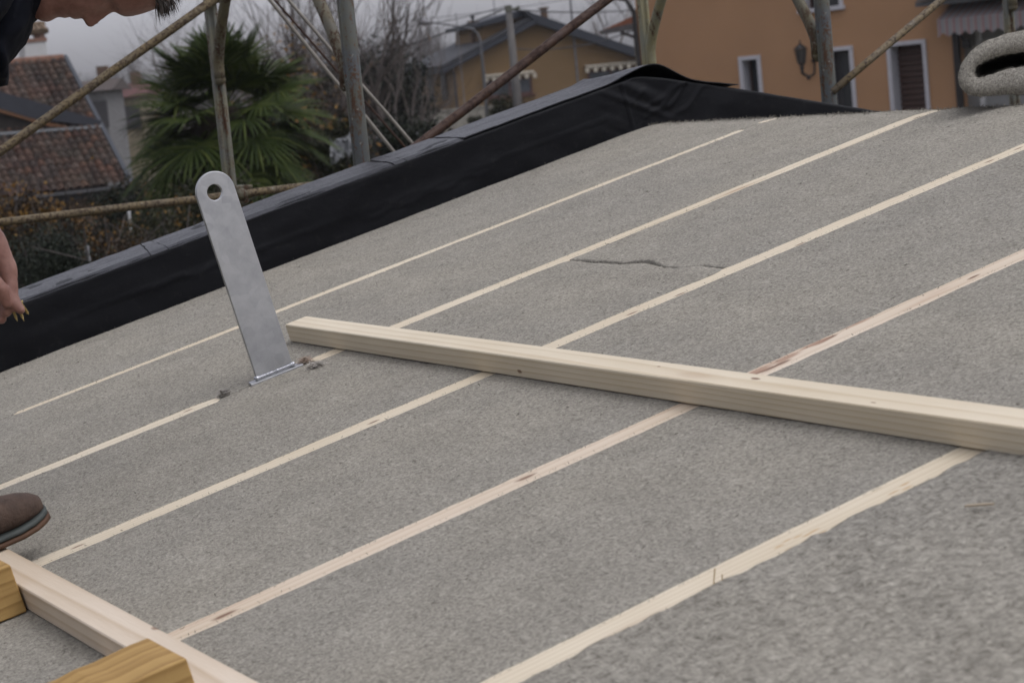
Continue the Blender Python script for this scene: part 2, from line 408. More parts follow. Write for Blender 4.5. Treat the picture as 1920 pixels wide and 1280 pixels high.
felt_panel('felt_mat', lambda U: exR(1, U), lambda U: exL(2, U), lambda V: seam_u(V) + 0.001, UT, 'grey felt mat above the wavy seam, reaching the ridge', 14, lift=lift_up, dip=.0012)
felt_panel('felt_mat', lambda U: exR(2, U), lambda U: exL(3, U), U0, UT, 'grey felt mat below the brown streaked batten, before the folded felt', 15)
felt_panel('felt_mat', lambda U: exR(3, U), lambda U: exL(4, U), U0, UT, 'wide grey felt mat between the brown streaked batten and the nearest batten', 16)
felt_panel('felt_mat', lambda U: exR(4, U), lambda U: exL(5, U), U0, UT, 'nearest grey felt mat, coarse and napped, with a splinter on it', 17, du=.006, dv=.006, lift=lambda V, U: 0.004 + 0.003 * nz(V * 40, U * 40, 3), fuzz=(2.2, 1), mat=FELT3)
felt_panel('felt_mat', lambda U: exR(5, U), lambda U: exL(6, U), U0, UT, 'grey felt mat outermost on the right of the roof', 18, du=.02, dv=.02)

# ---- battens
def batten(k, u0, u1, label, mat, knots=(), top=-0.0015, w=0.062, tip=False):
    mb = MB(); V = BV[k]; L = u1 - u0; n = 40; vs = []
    for i in range(n + 1):
        U = i / n * L; du = 0.0012 * nz(U * 1.3, k, 0); dn = 0.0008 * nz(U * 2, k, 4) + drop(U + u0)
        c = 1.0 if not (tip and i == n) else 0.45
        for (a, b) in ((-w / 2, top - .034), (w / 2, top - .034), (w / 2, top - .0015), (w / 2 - .0015, top), (-w / 2 + .0015, top), (-w / 2, top - .0015)):
            vs.append((a * c + du, U, b + dn))
    fs = [tuple(range(6)), tuple(reversed(range(n * 6, n * 6 + 6)))]
    for i in range(n):
        for q in range(6): fs.append((i * 6 + q, i * 6 + (q + 1) % 6, i * 6 + 6 + (q + 1) % 6, i * 6 + 6 + q))
    mb.v = [Vector(v) for v in vs]; mb.f = fs
    o = mb.build('roof_batten', mat, M=RM(V, u0), local=True)
    return tag(o, label, 'batten', 'battens nailed up the roof slope')
def kn(k, u0, pts, r=0.006):
    out = []
    for (x, y) in pts:
        q = on_roof(x, y); out.append((q.x - BV[k], q.y - u0, 0.0, r))
    return out
UB = URIDGE + 0.12
batten(0, b1a - .012, b1b + .004, 'thin pale batten strip nearest the black parapet, half covered by felt', PINE)
batten(0, b1c - .004, UB, 'short pale batten tip on the ridge beside the black parapet', PINE)
batten(1, U0, s_u0, 'short pale batten ending in a cut tip left of the steel plate', m_wood('spruce_b', 1, ring=42, knots=kn(1, U0, [(352, 768)], .004), seed=2), tip=True)
batten(1, s_u1, UB, 'long pale batten rising to the ridge behind the cross beam, beside the felt seam', m_wood('spruce_c', 1, ring=48, seed=5, knots=kn(1, s_u1, [(965, 527), (1719, 219), (985, 522)], .005)))
batten(2, U0, UB, 'pale batten with a few dark nail marks passing under the middle of the cross beam', m_wood('spruce_d', 1, ring=66, seed=8, knots=kn(2, U0, [(700, 789), (145, 1022), (1184, 586), (1500, 456), (1855, 301), (1909, 277), (1275, 550)], .005)))
batten(3, U0, UB, 'pinkish brown batten with dark waney bark streaks', m_wood('spruce_e', 1, light=(0.585, 0.515, 0.42), dark=(0.44, 0.345, 0.25), ring=40, seed=3, blot=(0.40, 0.28, 0.20),
       knots=kn(3, U0, [(1552, 633), (1538, 640), (1420, 697), (1440, 690), (1465, 679), (420, 1150), (985, 893)], .007) + kn(3, U0, [(1828, 516), (1822, 519)], .004),
       stains=[(*[(lambda q: (q.x - BV[3] - .008, q.y - U0, 0.0))(on_roof(x, y))][0], .011, (0.29, 0.18, 0.12)) for x, y in [(1425, 695), (1480, 670), (1535, 643), (1610, 605), (1690, 565)]]))
batten(4, U0, UB, 'widest pale batten crossing the foreground with a bent staple in it', m_wood('spruce_f', 1, ring=85, seed=11, contrast=0.9,
       stains=[(*[(lambda q: (q.x - BV[4], q.y - U0, 0.0))(on_roof(x, y))][0], .0032, (0.40, 0.26, 0.13)) for x, y in [(1460, 1021), (1475, 1010), (1495, 1003), (1512, 1000), (1525, 992), (1540, 996), (1480, 1026), (1675, 920), (1695, 905), (1700, 912)]]), w=.07)
for k in (5, 6): batten(k, U0, UB, ['pale batten second from the right edge of the roof', 'pale batten at the right edge of the roof'][k - 5], PINE)

# ---- the two cross beams
def beam(v0, v1, u, wid, hgt, label, mat, warp, n0=0.0012):
    mb = MB(); n = 40; vs = []
    for i in range(n + 1):
        V = (v1 - v0) * i / n; du = warp * math.sin(PI * i / n) + .0012 * nz(V * 1.1, u, 1); c = .0016
        for (a, b) in ((c, 0), (wid - c, 0), (wid, c), (wid, hgt - c), (wid - c, hgt), (c, hgt), (0, hgt - c), (0, c)): vs.append((V, a + du, b + n0))
    fs = [tuple(range(8)), tuple(reversed(range(n * 8, n * 8 + 8)))]
    for i in range(n):
        for q in range(8): fs.append((i * 8 + q, i * 8 + (q + 1) % 8, i * 8 + 8 + (q + 1) % 8, i * 8 + 8 + q))
    mb.v = [Vector(v) for v in vs]; mb.f = fs
    return tag(mb.build('cross_beam', mat, M=RM(v0, u), local=True), label, 'timber beam', 'timber beams lying across the battens')
def bk(v0, u, N, x, y):
    q = on_roof(x, y, N); return (q.x - v0, q.y - u, N)
vb = -4.182; ub = 1.510; hb = 0.0365
beam(vb, -0.25, ub, 0.0495, hb, 'long pale cross beam lying over the battens, its end behind the steel plate',
     m_wood('beam_spruce', 0, light=(0.61, 0.555, 0.44), dark=(0.42, 0.335, 0.215), ring=44, contrast=.85, seed=6, knotty=0.25,
            knots=[(*bk(vb, ub, hb, 1417, 711), .0045), (*bk(vb, ub, hb, 1236, 688), .0025), (*bk(vb, ub, hb, 1638, 756), .0022), (0.99, 0.0, 0.012, .0035)]), 0.0)
beam(-4.75, -0.9, 0.6145, 0.050, 0.0375, 'pale cross beam at the lower left with wide swirling grain',
     m_wood('beam_swirl', 0, light=(0.60, 0.53, 0.44), dark=(0.40, 0.31, 0.21), ring=26, contrast=.95, seed=9, knotty=0.2, knots=[(*bk(-4.75, .6145, .0375, 293, 1178), .005)]), 0.0)

# ---- two yellow sawn timbers against the lower beam
YEL = m_wood('yellow_timber', 1, light=(0.40, 0.265, 0.10), dark=(0.21, 0.12, 0.037), ring=26, contrast=1.1, rough=0.7, seed=1.5, blot=(0.20, 0.11, 0.035), knotty=.3)
def timber(v0, v1, u0, u1, hgt, label):
    mb = MB(); rr = random.Random(int(v1 * 1000)); n = 24; vs = []
    for i in range(n + 1):
        U = u0 + (u1 - u0) * i / n
        for (a, b) in ((v0, 0), (v1, 0), (v1, hgt * .5), (v1, hgt), ((v0 + v1) / 2, hgt), (v0, hgt)):
            vs.append((a - v0 + rr.uniform(-.0012, .0012), U - u0, b + .002 + rr.uniform(-.0012, .0012)))
    fs = [tuple(range(6)), tuple(reversed(range(n * 6, n * 6 + 6)))]
    for i in range(n):
        for q in range(6): fs.append((i * 6 + q, i * 6 + (q + 1) % 6, i * 6 + 6 + (q + 1) % 6, i * 6 + 6 + q))
    mb.v = [Vector(v) for v in vs]; mb.f = fs
    return tag(mb.build('timber_block', YEL, M=RM(v0, u0), local=True, bevel=.002), label, 'timber block', 'yellow timbers butted against the lower beam')
timber(-3.215, -3.075, 0.05, 0.611, 0.072, 'yellow timber block at the left edge, below the boot')
timber(-2.468, -2.335, 0.05, 0.611, 0.078, 'yellow timber block at the bottom edge, right of the other yellow block')

# ---- galvanised plate
pv = -3.940
pl = thing('anchor_plate', (0, 0, 0), 'upright galvanised steel plate with a round eye at its rounded top', 'steel plate', M=RM(pv, 1.3725, 0))
R = 0.0385; top = 0.404; hc = top - R; hr = 0.0148; TH = 0.008
outer = []; inner = []
nseg = 48
mb = MB()
def ring_pts(V):
    o_ = []; i_ = []
    for k in range(nseg):
        a = 2 * PI * k / nseg; d = Vector((math.cos(a), math.sin(a)))
        i_.append((V, hr * d.x - .0025, hc + hr * d.y))
        if d.y >= -1e-6: o_.append((V, R * d.x, hc + R * d.y))
        else:
            s = (k - nseg / 2) / (nseg / 2); hl = hc - .002     # left side down, bottom across, right side up
            if s < .4: o_.append((V, -R, hc - hl * s / .4))
            elif s <= .6: o_.append((V, -R + 2 * R * (s - .4) / .2, .002))
            else: o_.append((V, R, .002 + hl * (s - .6) / .4))
    return o_, i_
nseg = 60
o1, i1 = ring_pts(-TH / 2); o2, i2 = ring_pts(TH / 2)
mb.v = [Vector(p) for p in o1 + i1 + o2 + i2]; n = nseg
for k in range(n):
    k2 = (k + 1) % n
    mb.f += [(k, k2, n + k2, n + k), (2 * n + k, 3 * n + k, 3 * n + k2, 2 * n + k2), (n + k, n + k2, 3 * n + k2, 3 * n + k)]
    mb.f.append((k, 2 * n + k, 2 * n + k2, k2))
mb.build('plate', GALV, pl, M=MW[pl.name], local=True, bevel=0.0012)
mb = MB(); mb.prism([(-.016, -.050, -.004), (.013, -.056, -.004), (.017, .054, -.004), (-.013, .060, -.004)], (0, 0, 0.0075))
mb.build('base_flange', m_galv('shiny_zinc'), pl, M=MW[pl.name], local=True, bevel=.001)
mb = MB(); rr = random.Random(3)
for s in (-1, 1):
    for k in range(26):
        y = -R + 2 * R * k / 25; r = rr.uniform(.0018, .0034) * (1.5 if k in (0, 1, 24, 25) else 1)
        mb.ball((s * (TH / 2 + .001), y, .008), r, 8, 5)
ZN = NT('weld_zinc'); ZN.set((0.42, 0.43, 0.45), 0.32, 1.0)
mb.build('weld_bead', ZN.m, pl, M=MW[pl.name], local=True, smooth=True)

# ---- small things on the felt
def tuft(x, y, L, ang, seed, label, c):
    q = on_roof(x, y); rr = random.Random(seed); mb = MB()
    mt = m_plain('tuft_fibre', c, .95)
    for k in range(420):
        t = rr.gauss(0, .42); a = ang + rr.gauss(0, .5)
        p = Vector((math.cos(ang) * t * L + rr.gauss(0, .0045), math.sin(ang) * t * L + rr.gauss(0, .0045), abs(rr.gauss(.004, .004)) * math.exp(-t * t)))
        d = Vector((math.cos(a), math.sin(a), rr.gauss(0, .4))) * rr.uniform(.004, .011)
        s = Vector((-math.sin(a), math.cos(a), rr.uniform(-1, 1))) * .00055
        mb.add([p - s, p + s, p + d], [(0, 1, 2)])
    return tag(mb.build('felt_tuft', mt, M=RM(q.x, q.y, .001), local=True, fix=False), label, 'felt tuft', 'loose felt tufts by the steel plate')
tuft(570, 681, .014, 1.4, 4, 'small brown felt tuft at the cut batten end beside the plate', (0.36, 0.28, 0.22))
tuft(590, 689, .018, 1.0, 5, 'small grey felt tuft right of the foot of the plate', (0.42, 0.39, 0.35))
tuft(419, 742, .008, 1.0, 6, 'dark felt tuft at the cut tip of the short batten', (0.3, 0.28, 0.25))
BR = NT('staple_wire').set((0.34, 0.24, 0.12), 0.45, 0.7)
q = on_roof(1346, 1091); mb = MB()
mb.tube([(-.003, .003, .015), (.001, -.006, .0015), (.008, .001, .0015), (.007, .004, .009)], .0008, 6)
tag(mb.build('wire_staple', BR, M=RM(q.x, q.y, 0), local=True), 'bent brass coloured wire staple sticking out of the nearest batten', 'staple')
q = on_roof(1836, 950, .008); mb = MB()
mb.prism([(-.015, -.008, 0), (.014, .007, 0), (.015, .010, 0), (.002, .005, 0), (-.014, -.004, 0)], (0, 0, .002))
tag(mb.build('wood_splinter', m_plain('splinter_wood', (0.34, 0.28, 0.20), .8), M=RM(q.x, q.y, .009), local=True), 'small wood splinter lying on the nearest felt panel', 'splinter')

# ---- black parapet along the gable
VI, VO = -5.141, -5.352
par = thing('parapet', (0, 0, 0), 'black membrane covered parapet climbing to the ridge and falling beyond it', 'parapet', M=RM(VI, 1.0, 0))
def ptop(U): return 0.136 - 0.466 * 0.03 * math.log1p(math.exp(min(300, (U - 3.035) / 0.03)))
WRK = [(2.99, .005, .42, .22, .006), (3.03, .0, .50, .20, .005), (3.00, .03, .36, .17, .004), (3.07, -.02, .42, .22, .004), (2.98, .062, .55, .06, .004), (2.1, .03, .02, .5, .002), (1.5, .06, -.03, .4, .002)]
prof = []
NU = 1000; vs = []; fs = []; PW = None
for i in range(NU + 1):
    U = -1.0 + 5.6 * i / NU; base = drop(U); tp = ptop(U)
    ring = []
    z0 = base - 0.05
    for k in range(27):                              # inner face
        t = k / 26; N = z0 + (tp - .006 - z0) * t
        w = .004 * nz(U * 3.1, N * 9, 1) + .0022 * nz(U * 11, N * 22, 3)
        cr = math.exp(-((U - 2.985) / .09) ** 2); w += cr * .0055 * nz((U + N * 1.4) * 34, N * 5, 7)
        w += .0030 * math.exp(-((U - 2.965) / .004) ** 2)
        for (ua, na, sl, ln, am) in WRK:              # stretched folds near the ridge
            q = N - na - sl * (U - ua) - .006 * math.sin((U - ua) * 60); e = (U - ua) / ln
            if -0.2 < e < 1.2: w += am * math.exp(-(q / .0045) ** 2) * math.exp(-((e - .5) / .42) ** 4)
        w += .0022 * math.exp(-((N - .052 - .01 * nz(U, 3, 3)) / .003) ** 2) * (1 if 1.3 < U < 2.9 else 0)
        ring.append((w, U, N))
    for k in range(7):                               # top
        t = k / 6; V = -.004 + (VO - VI + .004) * t
        w = .0022 * nz(U * 4, t * 2, 11) + .0012 * nz(U * 17, t * 3, 12) - .003 * (k == 0)
        ring.append((V, U, tp + w))
    ring.append((VO - VI, U, base - .3))
    PW = len(ring); vs += ring
for i in range(NU):
    for k in range(PW - 1): fs.append((i * PW + k, i * PW + k + 1, (i + 1) * PW + k + 1, (i + 1) * PW + k))
mb = MB(); mb.v = [Vector((x, y - 1.0, z)) for x, y, z in vs]; mb.f = fs
mb.build('upstand', MEM, par, M=MW[par.name], local=True, smooth=True)
CAPM = m_membrane('grey_sky_sheen_membrane', (.014, .0145, .018), .36, .42)  # dusty grey base, with the sky's sheen on the top painted in
def cap_sheet(u0, u1, lift, name='cap_sheet', sk0=0.0, sk1=0.0, fn=None):
    n = max(4, int((u1 - u0) / .015)); vs = []; fs = []; w = 9
    for i in range(n + 1):
        for j in range(w):
            t = j / (w - 1); U = u0 + sk0 * t + (u1 + sk1 * t - u0 - sk0 * t) * i / n; U += .005 * nz(U * 30, t * 6, 2) * (i in (0, n))
            V = .0015 - .002 * nz(U * 14, 9, 2) + (VO - VI - .006) * t
            N = (fn(U, t) if fn else ptop(U)) + lift + .0016 * nz(U * 6, t * 3, u0) - (.006 if j == 0 and not fn else 0) + .0015 * nz(U * 25, t * 5, 1)
            vs.append((V, U - 1.0, N))
    for i in range(n):
        for j in range(w - 1): fs.append((i * w + j, i * w + j + 1, (i + 1) * w + j + 1, (i + 1) * w + j))
    b = len(vs); vs += [(x, y, z - .0025) for x, y, z in vs]
    for i in range(n):
        for j in range(w - 1): fs.append((b + i * w + j, b + (i + 1) * w + j, b + (i + 1) * w + j + 1, b + i * w + j + 1))
    rim = [j for j in range(w)] + [i * w + w - 1 for i in range(1, n + 1)] + [n * w + j for j in range(w - 2, -1, -1)] + [i * w for i in range(n - 1, 0, -1)]
    for a, c in zip(rim, rim[1:] + rim[:1]): fs.append((a, c, b + c, b + a))
    mb = MB(); mb.v = [Vector(v) for v in vs]; mb.f = fs
    return mb.build(name, CAPM, par, M=MW[par.name], local=True, smooth=False)
cap_sheet(-1.0, 1.585, .0015, sk1=.05); cap_sheet(1.588, 1.632, .0025, sk0=.05, sk1=.03); cap_sheet(1.635, 2.265, .0012, sk0=.03, sk1=.02)
cap_sheet(2.268, 2.300, .0025, sk0=.03, sk1=.03); cap_sheet(2.303, 2.47, .0015, sk0=.03, sk1=.01)
def interp_(tab, t):
    if t <= tab[0][0]: return tab[0][1]
    for (a, x), (b, y) in zip(tab, tab[1:]):
        if t <= b: return x + (y - x) * (t - a) / (b - a)
    return tab[-1][1]
def flap(U, t):      # the last sheet humps over the ridge and its loose end stands off the far slope
    tab = [(2.4, .1375), (2.93, .139), (2.98, .146), (3.03, .1515), (3.06, .1515), (3.09, .145), (3.12, .122), (3.15, .094), (3.18, .072), (3.23, .050), (3.28, .030), (3.34, .006)]
    s = sum(interp_(tab, U + d) for d in (-.012, -.006, 0, .006, .012)) / 5
    return s - .040 * t * t * max(0, min(1, (U - 2.98) / .08))
cap_sheet(2.474, 3.318, .0, 'loose_flap', sk0=.02, fn=flap)

# ---- folded felt bundle lying over the ridge at the right
dR = 4.70
outl = [(2250, 30), (2100, 40), (1985, 47), (1920, 56), (1880, 66), (1843, 79), (1815, 100), (1800, 124), (1796, 147), (1801, 165), (1815, 178), (1838, 182), (1865, 179), (1895, 177), (1925, 178), (1990, 176), (2100, 168), (2250, 156)]
inn = [(2250, 72), (2100, 78), (1985, 83), (1920, 92), (1888, 97), (1858, 103), (1838, 113), (1824, 127), (1818, 140), (1820, 149), (1827, 152), (1840, 151), (1868, 141), (1897, 133), (1925, 129), (1990, 124), (2100, 118), (2250, 108)]
axis = ray(1868, 128) * 0.55
mb = MB(); n = len(outl); NS = 14
def dens(L):
    out = []
    for a, c in zip(L, L[1:]):
        for k in range(4): out.append((a[0] + (c[0] - a[0]) * k / 4, a[1] + (c[1] - a[1]) * k / 4))
    return out + [L[-1]]
inn = [(x + max(0, (1870 - x)) * .16, y + (5 if y < 118 else -5 if y > 122 else 0)) for x, y in inn]
outl, inn = dens(outl), dens(inn)
for _ in range(3):
    for L in (outl, inn):
        L[:] = [L[0]] + [((a[0] + 2 * b_[0] + c[0]) / 4, (a[1] + 2 * b_[1] + c[1]) / 4) for a, b_, c in zip(L, L[1:], L[2:])] + [L[-1]]
n = len(outl)
def fp(x, y, s):
    p = at(x, y, dR) + axis * s
    return p + WN * (.003 * nz(x * .05, s * 9, 2) + .002 * nz(x * .2, s * 20, y * .1))
loop = outl + inn[::-1]; m_ = len(loop); vs = []; fs = []
inn_mid = lambda x: 118 - (x - 1860) * .035
for s in range(NS + 1):
    t = s / NS; k_ = max(0, 1 - (t * 1.15) ** 2.2) if t > 0 else 1
    for (x, y) in outl: vs.append(fp(x, y, t))
    for (x, y) in inn[::-1]: vs.append(fp(x + (1 - k_) * max(0, 1850 - x) * .6, inn_mid(x) + (y - inn_mid(x)) * max(.004, k_), t))
for s in range(NS):
    for k in range(m_):
        k2 = (k + 1) % m_; fs.append((s * m_ + k, s * m_ + k2, (s + 1) * m_ + k2, (s + 1) * m_ + k))
# cut edge strip, slightly bulged
mid = [( (a[0] + c[0]) / 2, (a[1] + c[1]) / 2) for a, c in zip(outl, inn)]
bo = len(vs); vs += [fp(x, y, -0.010) for x, y in mid]
for k in range(n - 1):
    fs.append((k, k + 1, bo + k + 1, bo + k)); fs.append((bo + k, bo + k + 1, m_ - 2 - k, m_ - 1 - k))
for k in range(n - 1): fs.append((NS * m_ + k, NS * m_ + m_ - 1 - k, NS * m_ + m_ - 2 - k, NS * m_ + k + 1))
mb.v = [Vector(v) for v in vs]; mb.f = fs
rr = random.Random(9)
for k in range(2600):
    i = rr.randrange(n - 1); t = rr.random(); a = outl[i] if rr.random() < .6 else inn[i]; c = outl[i + 1] if a == outl[i] else inn[i + 1]
    p = fp(a[0] + (c[0] - a[0]) * t, a[1] + (c[1] - a[1]) * t, rr.uniform(-.01, .06)); d = (RIGHT * rr.gauss(0, 1) + DOWN * rr.gauss(0, 1) - FWD * .4).normalized() * rr.uniform(.003, .008); s_ = d.orthogonal().normalized() * .0003
    mb.add([p - s_, p + s_, p + d], [(0, 1, 2)])
tag(mb.build('folded_felt', FELT2, smooth=True), 'thick grey felt sheet folded back on itself over the ridge', 'folded felt')
# ================================================================== SCAFFOLD
POSTG = m_rusty('grey_green_scaffold_paint', (0.115, 0.12, 0.11), thr=0.515)
POSTB = m_rusty('blue_grey_scaffold_paint', (0.072, 0.08, 0.086), thr=0.54)
ARM = m_rusty('brown_rusted_arm', (0.085, 0.080, 0.062), rustc=(0.055, 0.032, 0.018), thr=0.50)
TUBEY = m_rusty('yellowed_rusty_tube', (0.105, 0.085, 0.055), rustc=(0.048, 0.031, 0.019), thr=0.49, streak=False, dots=True, ns=95)
TUBER = m_rusty('red_brown_tube', (0.040, 0.021, 0.0155), rustc=(0.028, 0.014, 0.010), thr=0.52, streak=False, dots=False)
TUBEP = m_rusty('flaked_pale_tube', (0.12, 0.10, 0.075), rustc=(0.055, 0.038, 0.028), thr=0.52, streak=False, dots=True, ns=80)
RODM = m_plain('pale_zinc_rod', (0.24, 0.22, 0.19), .55, 0.2, .2)
TR = 0.0212; XI, XO = -5.9, -7.0
CREAM = m_rusty('cream_green_scaffold_paint', (0.165, 0.165, 0.125), thr=0.55)
def scaffold_frame(Y, label, pm, am, po=None, zo=0.0, z1=(.07, .13)):
    th = thing('scaffold_frame', (XI, Y, 0), label, 'scaffold frame', 'rusty scaffold frames beyond the parapet')
    for i, X in enumerate((XI, XO)):
        s = 1 if i == 0 else -1
        mb = MB(); r0 = TR if i == 0 else TR * 1.02
        mb.tube([(X, Y, 0.0), (X, Y, 2.2), (X, Y, 4.4), (X, Y, 6.6)], r0, 14)
        mb.box((X, Y, 0.006), (.14, .14, .012))
        # channel ribs that run down the post, as on the pressed steel legs
        mb.tube([(X - s * TR * .75, Y - TR * .8, 2.5), (X - s * TR * .75, Y - TR * .8, 6.6)], .0065, 6)
        mb.tube([(X - s * TR * 1.0, Y + TR * .1, 2.5), (X - s * TR * 1.0, Y + TR * .1, 6.6)], .0075, 6)
        mb.build('post', pm if i == 0 else (po or POSTG), th, smooth=True)
        mb = MB(); zc = ZC + (z1[i] - .05 if zo == 0 or i == 0 else zo)
        pts = []; zt = ZC + z1[i] + .56
        for k in range(23):
            t = k / 22; zz = zc + t * (zt - zc)
            out = min(.52, .041 + .13 * max(0, (zz - ZC - z1[i]) / .2) ** 1.25)
            pts.append((X - s * out, Y - .010, zz))
        mb.tube(pts, .0185, 10)
        mb.ball(pts[0], .0195, 10, 6)
        mb.box((X - s * .025, Y, zc + .01), (.04, .014, .04))
        mb.build('arch_brace', am[i] if isinstance(am, tuple) else am, th, smooth=True)
    mb = MB(); mb.tube([(XO, Y, ZC + .63), (XI, Y, ZC + .63)], TR, 12); mb.build('transom', am[0] if isinstance(am, tuple) else am, th, smooth=True)
    return th
scaffold_frame(2.615, 'rusty grey scaffold frame with curved arms, in front of the palm', POSTB, ARM)
scaffold_frame(4.27, 'pale green rusty scaffold frame with curved arms, in front of the orange house', POSTB, (ARM, CREAM), CREAM, -.35, (.02, .05))
scaffold_frame(5.96, 'yellowish rusty scaffold frame behind the folded felt', POSTG, ARM)
def stube(name, a, b, r, mat, label, cat='scaffold tube', group='scaffold tubes', clamp=None, n=12):
    th = thing(name, a, label, cat, group)
    mb = MB(); a = Vector(a); b = Vector(b); L = (b - a).length; k = max(2, int(L / .2)); o = (b - a).orthogonal().normalized()
    mb.tube([a.lerp(b, i / k) + o * .0015 * math.sin(i * 2.1) for i in range(k + 1)], r, n); mb.build('tube', mat, th, smooth=True)
    if clamp:
        for c in clamp:
            mb = MB(); c = Vector(c); mb.box(c, (.06, .045, .06)); mb.tube([c + Vector((0, -.05, .02)), c + Vector((0, .05, .02))], .009, 8); mb.ball(c + Vector((.03, .0, 0)), .022, 8, 5)
            mb.build('coupler', ARM, th, bevel=.004)
    return th
Z = ZC
stube('guard_rail', (XO + .05, .85, Z - .298), (XO + .05, 4.25, Z - .299), .0135, TUBEY, 'level rusty rail passing behind the steel plate', 'guard rail', clamp=[(XO + .03, 2.63, Z - .30)])
stube('diagonal_tube', (XO + .045, .95, Z - .575), (XO + .045, 2.625, Z + .348), .0145, TUBEY, 'yellowed rusty diagonal tube at the upper left, below the bent head', clamp=[(XO + .02, 2.63, Z + .36)])
stube('diagonal_tube', (XI, 2.615, Z - .272), (XI, 4.27, Z + .64), .0145, TUBER, 'red brown diagonal tube crossing in front of the brown house')
stube('diagonal_tube', (XI + .02, 4.265, Z - .148), (XI + .02, 5.96, Z + .80), .0120, TUBEP, 'flaked pale diagonal tube in front of the orange house doors')
for (a, b, r, lb) in [((505, 0), (744, 292), .0070, 'brightest of the three pale diagonal rods behind the blue grey post'), ((540, 0), (780, 277), .0062, 'upper right of the three pale diagonal rods behind the blue grey post'), ((514, 0), (762, 279), .0042, 'thin dark rod, middle of the three diagonal rods behind the blue grey post')]:
    o = Vector((-7.3, 0, ZC)); nx = Vector((1, 0, 0)); p, q = hit(*a, o, nx), hit(*b, o, nx); d = q - p
    stube('brace_rod', p - d * .7, q + d * 1.2, r, RODM if r > .005 else TUBER, lb, 'brace rod', 'diagonal brace rods', n=8)

# ================================================================== PERSON
PD = 3.55; MPX = PD / F
def pp(x, y, d=0.0): return at(x, y, PD + d)
def capsules(mb, chain, n=14):
    """chain: list of (point, radius); a closed tapered tube with round ends"""
    pts = []; rad = []
    for (p, r), (q, s) in zip(chain, chain[1:]):
        for k in range(6):
            t = k / 6; pts.append(p.lerp(q, t)); rad.append(r + (s - r) * (3 * t * t - 2 * t ** 3))
    pts.append(chain[-1][0]); rad.append(chain[-1][1])
    d0 = (pts[0] - pts[1]).normalized(); d1 = (pts[-1] - pts[-2]).normalized()
    P = []; Q = []
    for a in (75, 50, 25): P.append(pts[0] + d0 * rad[0] * math.sin(math.radians(a))); Q.append(rad[0] * math.cos(math.radians(a)))
    P += pts; Q += rad
    for a in (25, 50, 75): P.append(pts[-1] + d1 * rad[-1] * math.sin(math.radians(a))); Q.append(rad[-1] * math.cos(math.radians(a)))
    mb.tube(P, Q, n)
def remesh(mb, voxel, smooth=2):
    me = bpy.data.meshes.new('tmp'); me.from_pydata(mb.v, [], mb.f)
    bm = bmesh.new(); bm.from_mesh(me); bmesh.ops.recalc_face_normals(bm, faces=bm.faces); bm.to_mesh(me); bm.free()
    o = bpy.data.objects.new('tmp', me); COL.objects.link(o)
    r = o.modifiers.new('r', 'REMESH'); r.mode = 'VOXEL'; r.voxel_size = voxel
    if smooth: s = o.modifiers.new('s', 'SMOOTH'); s.iterations = smooth; s.factor = .5
    dg = bpy.context.evaluated_depsgraph_get(); dg.update()
    m2 = bpy.data.meshes.new_from_object(o.evaluated_get(dg))
    out = MB(); out.v = [v.co.copy() for v in m2.vertices]; out.f = [tuple(p.vertices) for p in m2.polygons]
    bpy.data.objects.remove(o); bpy.data.meshes.remove(me); bpy.data.meshes.remove(m2)
    return out
def interp(tab, t):
    if t <= tab[0][0]: return tab[0][1]
    for (a, x), (b, y) in zip(tab, tab[1:]):
        if t <= b: return x + (y - x) * (t - a) / (b - a)
    return tab[-1][1]
front = [(40, 10), (60, 30), (70, 37), (80, 41), (90, 41), (98, 37), (104, 32), (112, 31), (128, 31), (150, 32), (160, 31), (190, 26), (213, 22), (222, 27), (232, 31), (245, 30), (265, 25), (290, 16), (310, 3), (330, -24), (345, -62), (352, -92)]
back = [(40, -70), (100, -90), (130, -128), (160, -160), (200, -182), (250, -190), (300, -182), (330, -158), (345, -125), (352, -94)]
wid = [(40, 8), (60, 24), (75, 36), (95, 47), (120, 59), (150, 69), (180, 75), (220, 82), (260, 85), (290, 81), (315, 68), (335, 46), (348, 20), (352, 3)]
nose = [(153, 0), (157, 5), (160, 15), (165, 22), (172, 25), (178, 23), (190, 14), (200, 7), (212, 0)]
lips = [(104, 0), (112, 1), (118, 3), (123, 3.5), (127, 0), (129, -1.5), (132, 2), (138, 5.5), (146, 4), (152, 2), (157, 0)]
